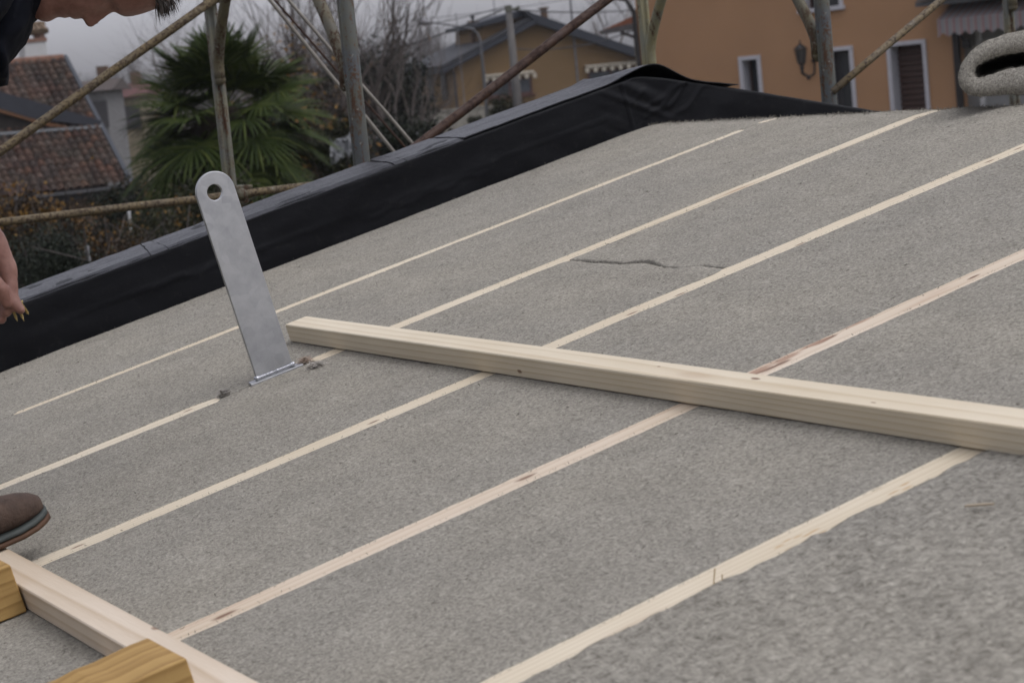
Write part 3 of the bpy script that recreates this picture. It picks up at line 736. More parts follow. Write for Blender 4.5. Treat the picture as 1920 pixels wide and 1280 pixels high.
def head_mb():
    mb = MB(); NT_, NA = 110, 64; vs = []; fs = []
    for i in range(NT_ + 1):
        t = 40 + 312 * i / NT_; f, b, w = interp(front, t), interp(back, t), interp(wid, t)
        c = f - .52 * (f - b)
        for k in range(NA):
            a = 2 * PI * k / NA; ca, sa = math.cos(a), math.sin(a)
            lat = w * (abs(sa) ** .86) * (1 if sa >= 0 else -1)
            dep = c + ((f - c) if ca > 0 else (c - b)) * (abs(ca) ** .92) * (1 if ca > 0 else -1)
            if ca > 0:
                sg = 7 + 11 * max(0, min(1, (185 - t) / 25))
                dep += interp(nose, t) * math.exp(-(lat / sg) ** 2)
                dep += interp(lips, t) * math.exp(-(lat / 24) ** 2)
                for s in (-1, 1):
                    dep -= 9 * math.exp(-((lat - s * 31) / 15) ** 2 - ((t - 211) / 11) ** 2)
                    dep += 5 * math.exp(-((lat - s * 38) / 17) ** 2 - ((t - 172) / 20) ** 2)
            vs.append(pp(t, dep) + FWD * (lat * MPX))
    for i in range(NT_):
        for k in range(NA):
            k2 = (k + 1) % NA; fs.append((i * NA + k, i * NA + k2, (i + 1) * NA + k2, (i + 1) * NA + k))
    fs.append(tuple(range(NA))); fs.append(tuple(NT_ * NA + k for k in reversed(range(NA))))
    mb.add(vs, fs)
    for s in (-1, 1):                                 # ears
        c = pp(178, -78) + FWD * (s * 80 * MPX)
        ring = [c + (RIGHT * math.cos(a) * 30 + DOWN * math.sin(a) * 17) * MPX + FWD * s * (8 + 5 * math.sin(a)) * MPX for a in [2 * PI * k / 14 for k in range(15)]]
        mb.tube(ring, 5.5 * MPX, 8)
        mb.ball(c + FWD * s * 3 * MPX, 16 * MPX, 10, 6)
        for k in (-1, 1): pass
    return mb
px = MPX
per = thing('person', (0, 0, 0), 'person bending over with a hanging dark jacket collar, holding screws in one hand', 'person', M=Matrix.Translation(pp(-160, 930)))
b = head_mb()
capsules(b, [(pp(120, -85), 62 * px), (pp(50, -78), 58 * px), (pp(-40, -70), 70 * px)])
capsules(b, [(pp(-40, -60), .10), (pp(-160, -60), .135), (pp(-330, -55), .125), (pp(-520, -25), .145)], 20)
def limb(l): capsules(b, l, 14)
sh_n, sh_f = pp(-85, -25, -.17), pp(-85, -25, .17)
el_n, wr_n = pp(-215, 225, -.16), pp(-52, 392, -.06)
limb([(sh_n, .062), (pp(-160, 100, -.18), .05), (el_n, .043), (pp(-140, 310, -.11), .042), (wr_n, .029)])
el_f, wr_f = pp(-170, 270, .24), pp(-130, 520, .20)
limb([(sh_f, .062), (pp(-130, 130, .22), .05), (el_f, .043), (wr_f, .029)])
b2 = b
def finger(L): capsules(b2, [(pp(x, y, d), r * px) for x, y, d, r in L], 12)
# right hand pinching the screws
D0 = -.06
finger([(-52, 392, D0, 31), (-36, 430, D0, 34), (-16, 470, D0 + .004, 31), (-6, 498, D0 + .012, 26)])
finger([(-40, 440, D0 + .03, 28), (-28, 500, D0 + .035, 25)])
finger([(-18, 450, D0 - .004, 28), (12, 503, D0, 20.5), (19, 535, D0 - .004, 15), (20, 556, D0 - .006, 14.5), (29, 571, D0 - .008, 12.5), (39, 581, D0 - .009, 9)])
finger([(-4, 500, D0 + .016, 20), (-2, 545, D0 + .012, 14.5), (3, 562, D0 + .008, 14), (12, 584, D0 - .004, 11)])
finger([(-20, 508, D0 + .036, 18), (-20, 556, D0 + .034, 13.5), (-12, 585, D0 + .022, 13), (2, 598, D0 + .004, 10.5)])
finger([(-36, 505, D0 + .052, 16), (-40, 545, D0 + .05, 12), (-33, 572, D0 + .04, 11), (-20, 586, D0 + .024, 9.5)])
finger([(-46, 440, D0 - .012, 24), (-36, 485, D0 - .034, 19), (-16, 522, D0 - .036, 15), (2, 543, D0 - .030, 14.5), (12, 568, D0 - .022, 11)])
# other hand on the knee, outside the picture
h = pp(-130, 520, .20)
finger([(-130, 520, .20, 30), (-118, 560, .195, 33), (-112, 590, .19, 27)])
for k in range(4): finger([(-128 + 8 * k, 585, .165 + .017 * k, 13), (-120 + 9 * k, 625, .16 + .017 * k, 11), (-124 + 9 * k, 655 - abs(k - 1.5) * 6, .165 + .017 * k, 9)])
finger([(-150, 555, .17, 16), (-160, 590, .15, 13), (-150, 615, .145, 10)])
# legs
hipc = pp(-560, 0)
for s, (kn_, an_) in ((-1, ((-430, 470, -.17), (-400, 860, -.30))), (1, ((-300, 480, .12), (-145, 870, .05)))):
    limb([(pp(-545, 15, s * .095), .10), (pp((kn_[0] - 545) / 2, (kn_[1] + 15) / 2 - 30, (s * .095 + kn_[2]) / 2), .085), (pp(*kn_), .062), (pp((kn_[0] + an_[0]) / 2 - 20, (kn_[1] + an_[1]) / 2, (kn_[2] + an_[2]) / 2), .058), (pp(*an_), .038)])
SKIN = NT('skin'); c = SKIN.coord(); n1 = SKIN.noise(c, 24, 4, .6); n2 = SKIN.noise(c, 160, 3, .6)
SKIN.bump(SKIN.math('ADD', n1, n2), .25, .002)
SKIN.set(SKIN.mix(1.0, SKIN.ramp(n1, [(.32, (.155, .070, .052)), (.66, (.225, .118, .090))]), SKIN.ramp(n2, [(.3, .85), (.7, 1.08)]), 'MULTIPLY'), .5, 0, .35)
body = remesh(b, .0034, 3)
body.build('body', SKIN.m, per, smooth=True, fix=False)
# hair: short grey brown strands over crown and back of the head
HAIR = m_plain('grey_brown_hair', (0.05, 0.04, 0.032), .6, var=.5, scale=60)
mb = MB(); rr = random.Random(21)
for k in range(5200):
    t = rr.uniform(165, 350); a = rr.uniform(0, 2 * PI)
    f, bk_, w = interp(front, t), interp(back, t), interp(wid, t); cc = f - .52 * (f - bk_); ca, sa = math.cos(a), math.sin(a)
    if ca > 0 and t < 292 + 10 * abs(sa): continue
    if t < 240 and ca > -.35: continue
    lat = w * (abs(sa) ** .86) * (1 if sa >= 0 else -1); dep = cc + ((f - cc) if ca > 0 else (cc - bk_)) * abs(ca) ** .92 * (1 if ca > 0 else -1)
    p = pp(t, dep) + FWD * (lat * MPX); cen = pp(min(t, 250), cc)
    nrm = (p - cen).normalized(); L = rr.uniform(.014, .030)
    d = (nrm + DOWN * (.9 if ca > 0 else .3) + RIGHT * (.1 if ca > 0 else .5) + Vector((rr.gauss(0, .3), rr.gauss(0, .3), rr.gauss(0, .3)))).normalized()
    q = p + d * L * .5; e = q + (d + DOWN * .8).normalized() * L * .6; s = d.cross(nrm).normalized() * .0009 if d.cross(nrm).length > .01 else FWD * .0009
    i = len(mb.v); mb.v += [p - s, p + s, q + s, q - s, e]; mb.f += [(i, i + 1, i + 2, i + 3), (i + 3, i + 2, i + 4)]
mb.build('hair', HAIR, per, fix=False)
# clothes
JK = m_plain('dark_navy_jacket', (0.0045, 0.0055, 0.009), .75, var=.4, scale=14, bump=.12, spec=.10)
TROU = m_plain('blue_work_trousers', (0.04, 0.05, 0.08), .85, scale=20, bump=.3)
b = MB(); b2 = b
capsules(b, [(pp(-20, -60), .112), (pp(-90, -62), .155), (pp(-200, -60), .165), (pp(-350, -50), .155), (pp(-500, -20), .165)], 24)
capsules(b, [(pp(-80, -28, -.155), .088), (pp(-160, 100, -.18), .07), (el_n, .062), (pp(-160, 285, -.13), .058), (pp(-88, 350, -.078), .046)], 18)
capsules(b, [(pp(-80, -28, .155), .088), (pp(-130, 130, .22), .07), (el_f, .062), (pp(-136, 470, .205), .046)], 18)
o = remesh(b, .008, 2)
for v in o.v: v += Vector((nz(v.x, v.y, v.z, 14), nz(v.y, v.z, v.x, 14), nz(v.z, v.x, v.y, 14))) * .008
o.build('jacket', JK, per, smooth=True, fix=False)
# the collar that hangs from the neck: a thick folded sheet following the outline in the photo
oc = [(85, -60), (70, 5), (62, 36), (57, 58), (47, 82), (30, 103), (12, 121), (18, 140), (17, 156), (4, 160), (-30, 150), (-70, 95), (-60, 0), (-40, -60)]
mb = MB(); NSL = 13; vs = []; fs = []; m_ = len(oc)
for s in range(NSL):
    t = s / (NSL - 1) * 2 - 1; k = math.sqrt(max(0, 1 - (t * .97) ** 2)); cx, cy = -10, 25
    for i, (x, y) in enumerate(oc):
        wv = 1 + .04 * math.sin(s * 2.2 + i * 1.7)
        vs.append(pp(cx + (x - cx) * (.35 + .65 * k) * wv, cy + (y - cy) * (.35 + .65 * k) * wv, t * .085))
for s in range(NSL - 1):
    for i in range(m_):
        i2 = (i + 1) % m_; fs.append((s * m_ + i, s * m_ + i2, (s + 1) * m_ + i2, (s + 1) * m_ + i))
fs.append(tuple(range(m_))); fs.append(tuple((NSL - 1) * m_ + i for i in reversed(range(m_))))
mb.add(vs, fs); o = remesh(mb, .005, 4)
for v in o.v: v += (RIGHT * nz(v.x, v.y, v.z, 22) + DOWN * nz(v.y, v.z, v.x, 22)) * .005
o.build('jacket_collar', JK, per, smooth=True, fix=False)
b = MB()
for s, (kn_, an_) in ((-1, ((-430, 470, -.17), (-400, 860, -.30))), (1, ((-300, 480, .12), (-145, 870, .05)))):
    capsules(b, [(pp(-545, 10, s * .085), .125), (pp((kn_[0] - 545) / 2, (kn_[1] + 15) / 2 - 30, (s * .095 + kn_[2]) / 2), .105), (pp(*kn_), .08), (pp((kn_[0] + an_[0]) / 2 - 20, (kn_[1] + an_[1]) / 2, (kn_[2] + an_[2]) / 2), .075), (pp(an_[0], an_[1] + 5, an_[2]), .062)], 18)
capsules(b, [(pp(-460, -25), .15), (pp(-570, 0), .15)], 20)
o = remesh(b, .009, 2)
for v in o.v: v += Vector((nz(v.x, v.y, v.z, 12), nz(v.y, v.z, v.x, 12), 0)) * .007
o.build('trousers', TROU, per, smooth=True, fix=False)
# boots: lofted along the foot, sole and upper apart
LEA = m_plain('brown_suede', (0.060, 0.038, 0.027), .8, var=.35, scale=30, bump=.4)
SOLE = m_plain('orange_brown_sole', (0.062, 0.031, 0.016), .7, scale=25); MIDS = m_plain('grey_green_midsole', (0.042, 0.048, 0.044), .7, scale=25)
def boot(V, U, N, label=None):
    M = RM(V, U, N)      # toe tip at the origin, foot runs down the slope
    prof = [(-.300, .036, .10), (-.292, .042, .125), (-.25, .044, .13), (-.21, .044, .125), (-.17, .045, .105), (-.13, .047, .088), (-.09, .048, .072), (-.055, .047, .066), (-.03, .042, .059), (-.012, .031, .049), (-.002, .018, .039), (0.0, .008, .034)]
    def loft(zlo, zhi, grow, name, mat, parent):
        vs = []; fs = []; na = 20
        for (y, w, h) in prof:
            for k in range(na):
                a = 2 * PI * k / na
                cz = (zlo + (h if zhi is None else zhi)) / 2; hz = ((h if zhi is None else zhi) - zlo) / 2
                e = .55 if zhi else .75
                x = (w + grow) * (abs(math.cos(a)) ** e) * (1 if math.cos(a) >= 0 else -1); z = cz + hz * (abs(math.sin(a)) ** e) * (1 if math.sin(a) >= 0 else -1)
                up = .010 * max(0, (y + .07) / .07) ** 2
                vs.append((x, y + grow * (1 if y > -.15 else -1), z + up))
        for i in range(len(prof) - 1):
            for k in range(na): fs.append((i * na + k, i * na + (k + 1) % na, (i + 1) * na + (k + 1) % na, (i + 1) * na + k))
        fs.append(tuple(range(na))); fs.append(tuple((len(prof) - 1) * na + k for k in reversed(range(na))))
        m = MB(); m.add(vs, fs); return m.build(name, mat, parent, M=M, local=True, smooth=True)
    up = loft(.016, None, 0, 'boot', LEA, per)
    loft(0, .012, .004, 'sole', SOLE, up); loft(.009, .021, .0025, 'midsole', MIDS, up)
    m = MB(); capsules(m, [(Vector((0, -.235, .09)), .052), (Vector((0, -.245, .17)), .056)]); m.build('boot_shaft', LEA, up, M=M, local=True, smooth=True)
q = on_roof(76, 948, .068)
boot(q.x + .01, q.y, .040)
q2 = ROOFI @ pp(-400, 880, -.30)
boot(q2.x, q2.y + .20, .002)
# three screws held between the finger tips
BRASS = NT('brass_screw').set((0.36, 0.27, 0.11), .45, .75)
for k, (a, c, lb) in enumerate([((20, 570), (33, 603), 'lowest brass screw held in the hand'), ((31, 568), (45, 602), 'middle brass screw held in the hand'), ((43, 574), (54, 590), 'brass screw at the tip of the index finger')]):
    p, e = pp(*a, D0 - .004 + .004 * k), pp(*c, D0 - .006 + .006 * k); mb = MB(); d = e - p; p0 = p - d * .35
    P = []; Rr = []
    for i in range(36):
        t = i / 35; P.append(p0.lerp(e, t)); Rr.append((.0027 if i % 2 else .0018) * (1 if t < .82 else max(.08, (1 - t) / .18)))
    mb.tube(P, Rr, 8); mb.tube([p0 - d.normalized() * .003, p0 - d.normalized() * .001, p0 + d.normalized() * .003], [.0048, .0048, .002], 10)
    tag(mb.build('screw', BRASS), lb, 'screw', 'screws held in the hand')
# ================================================================== SETTING AND BACKGROUND
gm = NT('garden_ground'); c = gm.coord()
gm.set(gm.ramp(gm.noise(c, .35, 6, .65), [(.35, (.035, .04, .018)), (.55, (.06, .055, .035)), (.7, (.09, .075, .05))]), .95)
mb = MB(); n = 40
def gz(x, y): r = math.hypot(x, y); return 0.0 if r < 130 else (r - 130) * .010 * (1 if r < 900 else 1)
pts = [-2500, -1200, -700, -450, -300, -220, -160, -120, -90, -60, -40, -25, -12, 0, 12, 25, 40, 60, 90, 120, 160, 220, 300, 450, 700, 1200, 2500]
k = len(pts); mb.v = [Vector((x, y, min(9, gz(x, y)))) for x in pts for y in pts]
mb.f = [(i * k + j, (i + 1) * k + j, (i + 1) * k + j + 1, i * k + j + 1) for i in range(k - 1) for j in range(k - 1)]
tag(mb.build('ground', gm.m, local=True), kind='structure')

# ---- foliage and trees
def leaves(mb, c, rad, n, size, rr, clumps=0, shell=.35, asp=.5, droop=0.0):
    c = Vector(c); cl = []
    for k in range(clumps):
        d = Vector((rr.gauss(0, 1), rr.gauss(0, 1), rr.gauss(0, 1))).normalized() * rr.uniform(shell, 1)
        cl.append((d, rr.uniform(.12, .30)))
    for k in range(n):
        if cl:
            d, s = rr.choice(cl); q = d + Vector((rr.gauss(0, s), rr.gauss(0, s), rr.gauss(0, s)))
        else:
            q = Vector((rr.gauss(0, 1), rr.gauss(0, 1), rr.gauss(0, 1))).normalized() * (rr.uniform(shell ** 3, 1) ** (1 / 3))
        p = c + Vector((q.x * rad[0], q.y * rad[1], q.z * rad[2]))
        a = Vector((rr.gauss(0, 1), rr.gauss(0, 1), rr.gauss(0, 1) - droop)).normalized(); b = a.orthogonal().normalized()
        b = (b * math.cos(k) + a.cross(b) * math.sin(k)).normalized(); s = size * rr.uniform(.6, 1.3)
        mb.add([p - a * s, p + b * s * asp, p + a * s, p - b * s * asp], [(0, 1, 2, 3)])
def grow(tr, tw, p, d, L, r, lev, rr, mx, ends, up=.10, wig=.16, kids=(3, 5), ang=(25, 55), low=.25):
    pts = [p]; seg = 5
    for i in range(seg):
        d = (d + Vector((rr.gauss(0, wig), rr.gauss(0, wig), rr.gauss(0, wig) + up))).normalized(); p = p + d * (L / seg); pts.append(p)
    (tr if lev < 2 else tw).tube(pts, [r * (1 - .62 * i / seg) for i in range(seg + 1)], 7 if lev == 0 else (5 if lev == 1 else 3), cap=False)
    ends.append(p)
    if lev >= mx: return
    for k in range(rr.randint(*kids)):
        t = rr.uniform(low if lev == 0 else .15, 1); i = min(seg - 1, int(t * seg)); q = pts[i].lerp(pts[i + 1], t * seg - i)
        dd = (pts[i + 1] - pts[i]).normalized(); o = dd.orthogonal().normalized(); a = rr.uniform(0, 2 * PI)
        o = o * math.cos(a) + dd.cross(o) * math.sin(a); an = math.radians(rr.uniform(*ang))
        grow(tr, tw, q, dd * math.cos(an) + o * math.sin(an), L * rr.uniform(.48, .78), r * (1 - .6 * t) * rr.uniform(.45, .7), lev + 1, rr, mx, ends, up, wig, kids, ang)
BARK = m_plain('grey_bark', (.10, .085, .07), .9, scale=8, var=.4, bump=.4)
BARKD = m_plain('dark_bark', (.05, .042, .038), .9, scale=8, var=.4)
TWIG = m_plain('twig_bark', (.075, .062, .055), .9)
GREYTW = m_plain('grey_twigs', (.085, .077, .075), .9)
AUT = m_leaf('autumn_leaf', [(.25, (.05, .035, .012)), (.5, (.13, .065, .016)), (.75, (.19, .11, .026))], 2.0)
def bare_tree(x, y, d, h, seed, label, bark=BARKD, twig=TWIG, mx=4, r=.09, lean=(0, 0), leaf=0, group='bare trees behind the gardens', kids=(3, 5), L0=.5, low=.3, z0=0.0, ang=(25, 55), up=.10):
    b = at(x, y, d); b.z = z0; rr = random.Random(seed)
    th = thing('bare_tree', b, label, 'tree', group); tr = MB(); tw = MB(); ends = []
    grow(tr, tw, b.copy(), Vector((lean[0], lean[1], 1)).normalized(), h * L0, r, 0, rr, mx, ends, kids=kids, low=low, ang=ang, up=up)
    tr.build('trunk', bark, th, smooth=True); tw.build('crown', twig, th, fix=False)
    if leaf:
        lf = MB()
        for e in rr.sample(ends, min(len(ends), leaf)): leaves(lf, e, (.12, .12, .12), 3, .02 if d < 25 else .045, rr)
        lf.build('leaves', AUT, th, fix=False)
    return th
def shrub(x, y, d, rad, n, size, seed, label, mat, name='shrub', cat='shrub', group=None, clumps=26, stems=10, aut=0, stemmat=BARKD, shell=.35, asp=.5):
    c = at(x, y, d); rr = random.Random(seed); g = Vector((c.x, c.y, 0))
    th = thing(name, g, label, cat, group); m = MB()
    for k in range(stems):
        a = Vector((rr.uniform(-.5, .5) * rad[0], rr.uniform(-.5, .5) * rad[1], 0)); e = c + Vector((rr.gauss(0, .5) * rad[0], rr.gauss(0, .5) * rad[1], rr.uniform(.1, 1.0) * rad[2]))
        p = g + a; q = p.lerp(e, .5) + Vector((rr.gauss(0, .1), rr.gauss(0, .1), 0)); m.tube([p, q, e], [.03, .02, .006], 4, cap=False)
        for j in range(5):
            s = q.lerp(e, rr.random()); m.tube([s, s + Vector((rr.gauss(0, .25), rr.gauss(0, .25), rr.uniform(.05, .5)))], [.008, .003], 3, cap=False)
    m.build('stems', stemmat, th, fix=False)
    m = MB(); leaves(m, c, rad, n, size, rr, clumps, shell, asp)
    m.build('foliage', mat, th, fix=False)
    if aut:
        m = MB(); leaves(m, c, tuple(v * 1.05 for v in rad), aut, size * 1.1, rr, max(8, aut // 60), .7); m.build('autumn_leaves', AUT, th, fix=False)
    return th
DKG = m_leaf('dark_green_leaf', [(.25, (.004, .0055, .0035)), (.5, (.009, .012, .007)), (.75, (.018, .023, .011))], 1.5)
OLV = m_leaf('olive_leaf', [(.25, (.007, .008, .004)), (.5, (.017, .019, .008)), (.75, (.036, .035, .013))], 1.5)
BRN = m_leaf('brown_leaf', [(.25, (.011, .008, .006)), (.5, (.028, .020, .013)), (.75, (.055, .036, .018))], 1.5)
GGR = m_leaf('grey_green_leaf', [(.25, (.009, .012, .009)), (.5, (.019, .024, .017)), (.75, (.038, .044, .03))], 1.2)

bare_tree(716, 200, 38, 7.6, 5, 'dark many branched bare tree rising left of the brown house', r=.15, mx=3, kids=(6, 8), L0=.6, low=.4, ang=(18, 50), up=.14)
bare_tree(745, 200, 44, 7.4, 15, 'slender bare tree just right of the blue grey scaffold post', r=.11, mx=3, kids=(5, 7), L0=.65, low=.3, ang=(18, 50), up=.14)
bare_tree(815, 215, 36, 5.2, 16, 'low bare sapling in front of the brown house corner', r=.04, mx=3, kids=(4, 5), L0=.6, low=.3)
bare_tree(530, 150, 46, 8.2, 23, 'bare tree with a few orange leaves right of the palm', r=.13, mx=4, leaf=90, kids=(4, 5), L0=.55)
bare_tree(585, 150, 52, 7.6, 32, 'bare tree with many brown leaves behind the diagonal rods', r=.11, mx=4, leaf=130, kids=(4, 5), L0=.55)
bare_tree(365, 150, 60, 8.5, 41, 'bare tree showing above the left shoulder of the palm', r=.08, mx=4, kids=(4, 5), L0=.6, bark=BARK)
bare_tree(470, 150, 66, 8.6, 43, 'bare tree showing behind the top of the palm', r=.09, mx=4, kids=(4, 5), L0=.6, bark=BARK)
bare_tree(640, 150, 70, 8.8, 44, 'pale far bare tree behind the blue grey scaffold post', r=.09, mx=4, kids=(4, 5), L0=.6, twig=GREYTW)
bare_tree(1140, 120, 115, 11.5, 51, 'big grey bare tree between the brown house and the orange house', r=.2, mx=5, kids=(4, 5), L0=.5, bark=BARK, twig=GREYTW)
bare_tree(1085, 120, 125, 10.5, 52, 'pale bare tree above the right slope of the brown house', r=.15, mx=5, kids=(3, 5), L0=.5, bark=BARK, twig=GREYTW)
bare_tree(186, 450, 19, 2.5, 61, 'slim bare garden tree with a straight grey trunk under the rusty rail', r=.05, mx=3, bark=BARK, leaf=40, L0=.8, low=.5)
bare_tree(140, 470, 21, 2.1, 62, 'crooked bare garden tree with orange leaves under the rusty rail', r=.04, mx=3, leaf=90, bark=BARK)
bare_tree(560, 260, 33, 3.6, 63, 'brown twiggy tree with yellow leaves right of the palm', r=.05, mx=4, leaf=130, kids=(4, 5))
bare_tree(610, 260, 30, 3.4, 64, 'yellowing twiggy tree behind the foot of the diagonal rods', r=.05, mx=4, leaf=130, kids=(4, 5))

shrub(725, 205, 50, (1.05, 1.0, 1.25), 15000, .045, 71, 'dark rounded evergreen tree beside the brown house', DKG, 'evergreen_tree', 'tree', clumps=60, stems=6)
#shrub(775, 195, 62, (.75, .9, 1.2), 8000, .05, 72, 'dark evergreen tree touching the left corner of the brown house', DKG, 'evergreen_tree', 'tree', clumps=40, stems=6)
shrub(655, 190, 58, (.9, .9, 1.1), 8000, .05, 73, 'grey green evergreen tree behind the blue grey scaffold post', GGR, 'evergreen_tree', 'tree', clumps=40, stems=6)
shrub(755, 268, 30, (.55, .5, .28), 4000, .03, 74, 'low dark shrub below the diagonal rods at the parapet', DKG, clumps=24)
shrub(950, 205, 58, (.45, .45, .36), 2600, .035, 75, 'small green bush at the foot of the utility pole', OLV, clumps=20)
shrub(893, 228, 54, (.22, .22, .12), 700, .03, 76, 'tiny olive bush at the foot of the street lamp', OLV, clumps=10)
shrub(575, 240, 36, (.8, .6, 1.0), 6000, .04, 77, 'brown leaved shrub right of the palm', BRN, clumps=40, aut=500)
shrub(625, 285, 27, (.5, .45, .42), 5000, .03, 78, 'olive shrub at the foot of the blue grey post', OLV, clumps=30, aut=300)
shrub(520, 265, 34, (.6, .5, .7), 5000, .035, 79, 'olive shrub hidden behind the right fronds of the palm', OLV, clumps=30, aut=250)
shrub(85, 505, 15.5, (.34, .3, .30), 9000, .014, 80, 'dark green shrub under the rusty rail, beside the hand', GGR, clumps=34, aut=0)
shrub(30, 420, 19, (.36, .34, .26), 2200, .018, 81, 'shrub with bright orange leaves at the left edge under the rail', BRN, clumps=22, aut=1500)
shrub(105, 440, 22, (.38, .34, .30), 3000, .02, 82, 'brown shrub with orange leaves below the tiled roof', BRN, clumps=26, aut=1100)
shrub(300, 450, 20, (.55, .4, .26), 7000, .018, 83, 'olive and yellow shrub above the parapet, left of the plate', OLV, clumps=34, aut=900)
shrub(215, 490, 18, (.34, .3, .22), 4000, .017, 84, 'brown shrub with yellow leaves just over the parapet', BRN, clumps=26, aut=800)
shrub(395, 400, 21, (.5, .4, .3), 5000, .02, 85, 'dark olive shrub behind the eye of the steel plate', OLV, clumps=30, aut=120)
shrub(250, 395, 27, (.6, .5, .35), 5000, .024, 86, 'dark shrub between the tiled house and the palm', DKG, clumps=30, aut=260)
# hedges that close the gardens
def hedge(x0, x1, y, d, hgt, seed, label, mat, n=9000):
    a = at(x0, y, d); b = at(x1, y, d * 1.03); rr = random.Random(seed); m = MB()
    for k in range(n):
        t = rr.random(); p = a.lerp(b, t); p.z = rr.uniform(.0, 1) ** .7 * (hgt + .35 * nz(t * 9, seed, 0) + .2 * nz(t * 30, seed, 4)); p += HF * rr.gauss(0, .35)
        q = Vector((rr.gauss(0, 1), rr.gauss(0, 1), rr.gauss(0, 1))).normalized(); o = q.orthogonal().normalized(); s = .07 * rr.uniform(.6, 1.3)
        m.add([p - q * s, p + o * s * .5, p + q * s, p - o * s * .5], [(0, 1, 2, 3)])
    return tag(m.build('hedge', mat, fix=False), label, 'hedge')
hedge(-160, 420, 470, 30, 3.1, 1, 'dark hedge under the eaves of the tiled house', DKG, 14000)
hedge(380, 690, 320, 38, 3.6, 2, 'brownish hedge behind the palm and the posts', BRN, 12000)
hedge(620, 860, 280, 48, 3.4, 3, 'dark hedge before the brown house', DKG, 10000)

# ---- fan palm
pc = at(418, 222, 24); rr = random.Random(12)
palm = thing('fan_palm', Vector((pc.x, pc.y, 0)), 'tall green fan palm with a shaggy dark trunk', 'palm')
m = MB(); m.tube([(pc.x, pc.y, 0), (pc.x + .03, pc.y, 2), (pc.x, pc.y, pc.z - .25), (pc.x, pc.y, pc.z + .12)], [.2, .19, .21, .12], 12)
for k in range(900):
    a = rr.uniform(0, 2 * PI); z = rr.uniform(1.5, pc.z - .05); p = Vector((pc.x + math.cos(a) * .2, pc.y + math.sin(a) * .2, z)); d = Vector((math.cos(a) * .12, math.sin(a) * .12, -.14)) * rr.uniform(.4, 1.1); s = Vector((-math.sin(a), math.cos(a), 0)) * .006
    m.add([p - s, p + s, p + d], [(0, 1, 2)])
for k in range(2600):                                # skirt of dead leaves below the crown
    a = rr.uniform(0, 2 * PI); r0 = rr.uniform(.12, .34); z = pc.z - rr.uniform(-.12, .95); p = Vector((pc.x + math.cos(a) * r0, pc.y + math.sin(a) * r0, z)); d = Vector((math.cos(a) * .16 + rr.gauss(0, .05), math.sin(a) * .16 + rr.gauss(0, .05), -.26)) * rr.uniform(.5, 1.2); s = Vector((-math.sin(a), math.cos(a), rr.uniform(-.5, .5))) * .012
    m.add([p - s, p + s, p + d], [(0, 1, 2)])
m.build('trunk', m_plain('palm_fibre', (.035, .026, .018), .95, scale=20), palm, fix=False)
PALM = m_leaf('palm_leaf', [(.2, (.010, .018, .004)), (.5, (.026, .040, .008)), (.8, (.064, .078, .018))], 2.2, rough=.6)
PALMO = m_leaf('old_palm_leaf', [(.2, (.03, .027, .009)), (.5, (.06, .052, .018)), (.8, (.10, .08, .03))], 2.0)
NF = 84
for k in range(NF):
    f = (k + .5) / NF; el = math.radians(84 - 172 * f ** .95 + rr.uniform(-7, 7)); az = k * 2.39996 + rr.uniform(-.25, .25)
    d = Vector((math.cos(az) * math.cos(el), math.sin(az) * math.cos(el), math.sin(el)))
    Lp = rr.uniform(.55, .76) * (.80 if f < .12 else 1); base = Vector((pc.x, pc.y, pc.z + .08 - .22 * f))
    sag = .10 + .12 * f; pts = [base + d * (Lp * t) + Vector((0, 0, -sag * t * t * (.3 + math.cos(el) * .7))) for t in (0, .33, .66, 1)]
    m = MB(); m.tube(pts, [.014, .010, .008, .007], 4, cap=False)
    hub = pts[-1]; dx = (pts[-1] - pts[-2]).normalized(); side = dx.cross(ZUP)
    side = side.normalized() if side.length > .1 else Vector((math.cos(az + 1.57), math.sin(az + 1.57), 0)); nrm = side.cross(dx).normalized()
    tw = rr.uniform(-.5, .5); side, nrm = side * math.cos(tw) + nrm * math.sin(tw), nrm * math.cos(tw) - side * math.sin(tw)
    R_ = rr.uniform(.52, .64) * (.85 if f < .1 else 1); nb = 30; fold = rr.uniform(.15, .5)
    for j in range(nb):
        a = math.radians(-128 + 256 * (j + .5) / nb) + rr.uniform(-.03, .03); q = dx * math.cos(a) + side * math.sin(a) - nrm * (abs(math.sin(a)) * fold * -.5)
        q.normalize(); w = q.cross(nrm).normalized(); L = R_ * (1 - .28 * (abs(a) / 2.3) ** 2) * rr.uniform(.9, 1.06); dr = rr.uniform(.05, .22) * (1 + f)
        P = [hub + q * (L * t) + Vector((0, 0, -dr * L * max(0, t - .35) ** 2 * 2.0)) for t in (.04, .35, .62, .84, 1.0)]
        W = [.004, .017, .016, .010, .002]; i0 = len(m.v)
        for p, ww in zip(P, W): m.v += [p - w * ww, p + nrm * ww * .5, p + w * ww]
        for i in range(4):
            b_ = i0 + i * 3; m.f += [(b_, b_ + 1, b_ + 4, b_ + 3), (b_ + 1, b_ + 2, b_ + 5, b_ + 4)]
    m.build('frond', PALMO if f > .86 else PALM, palm, fix=False)

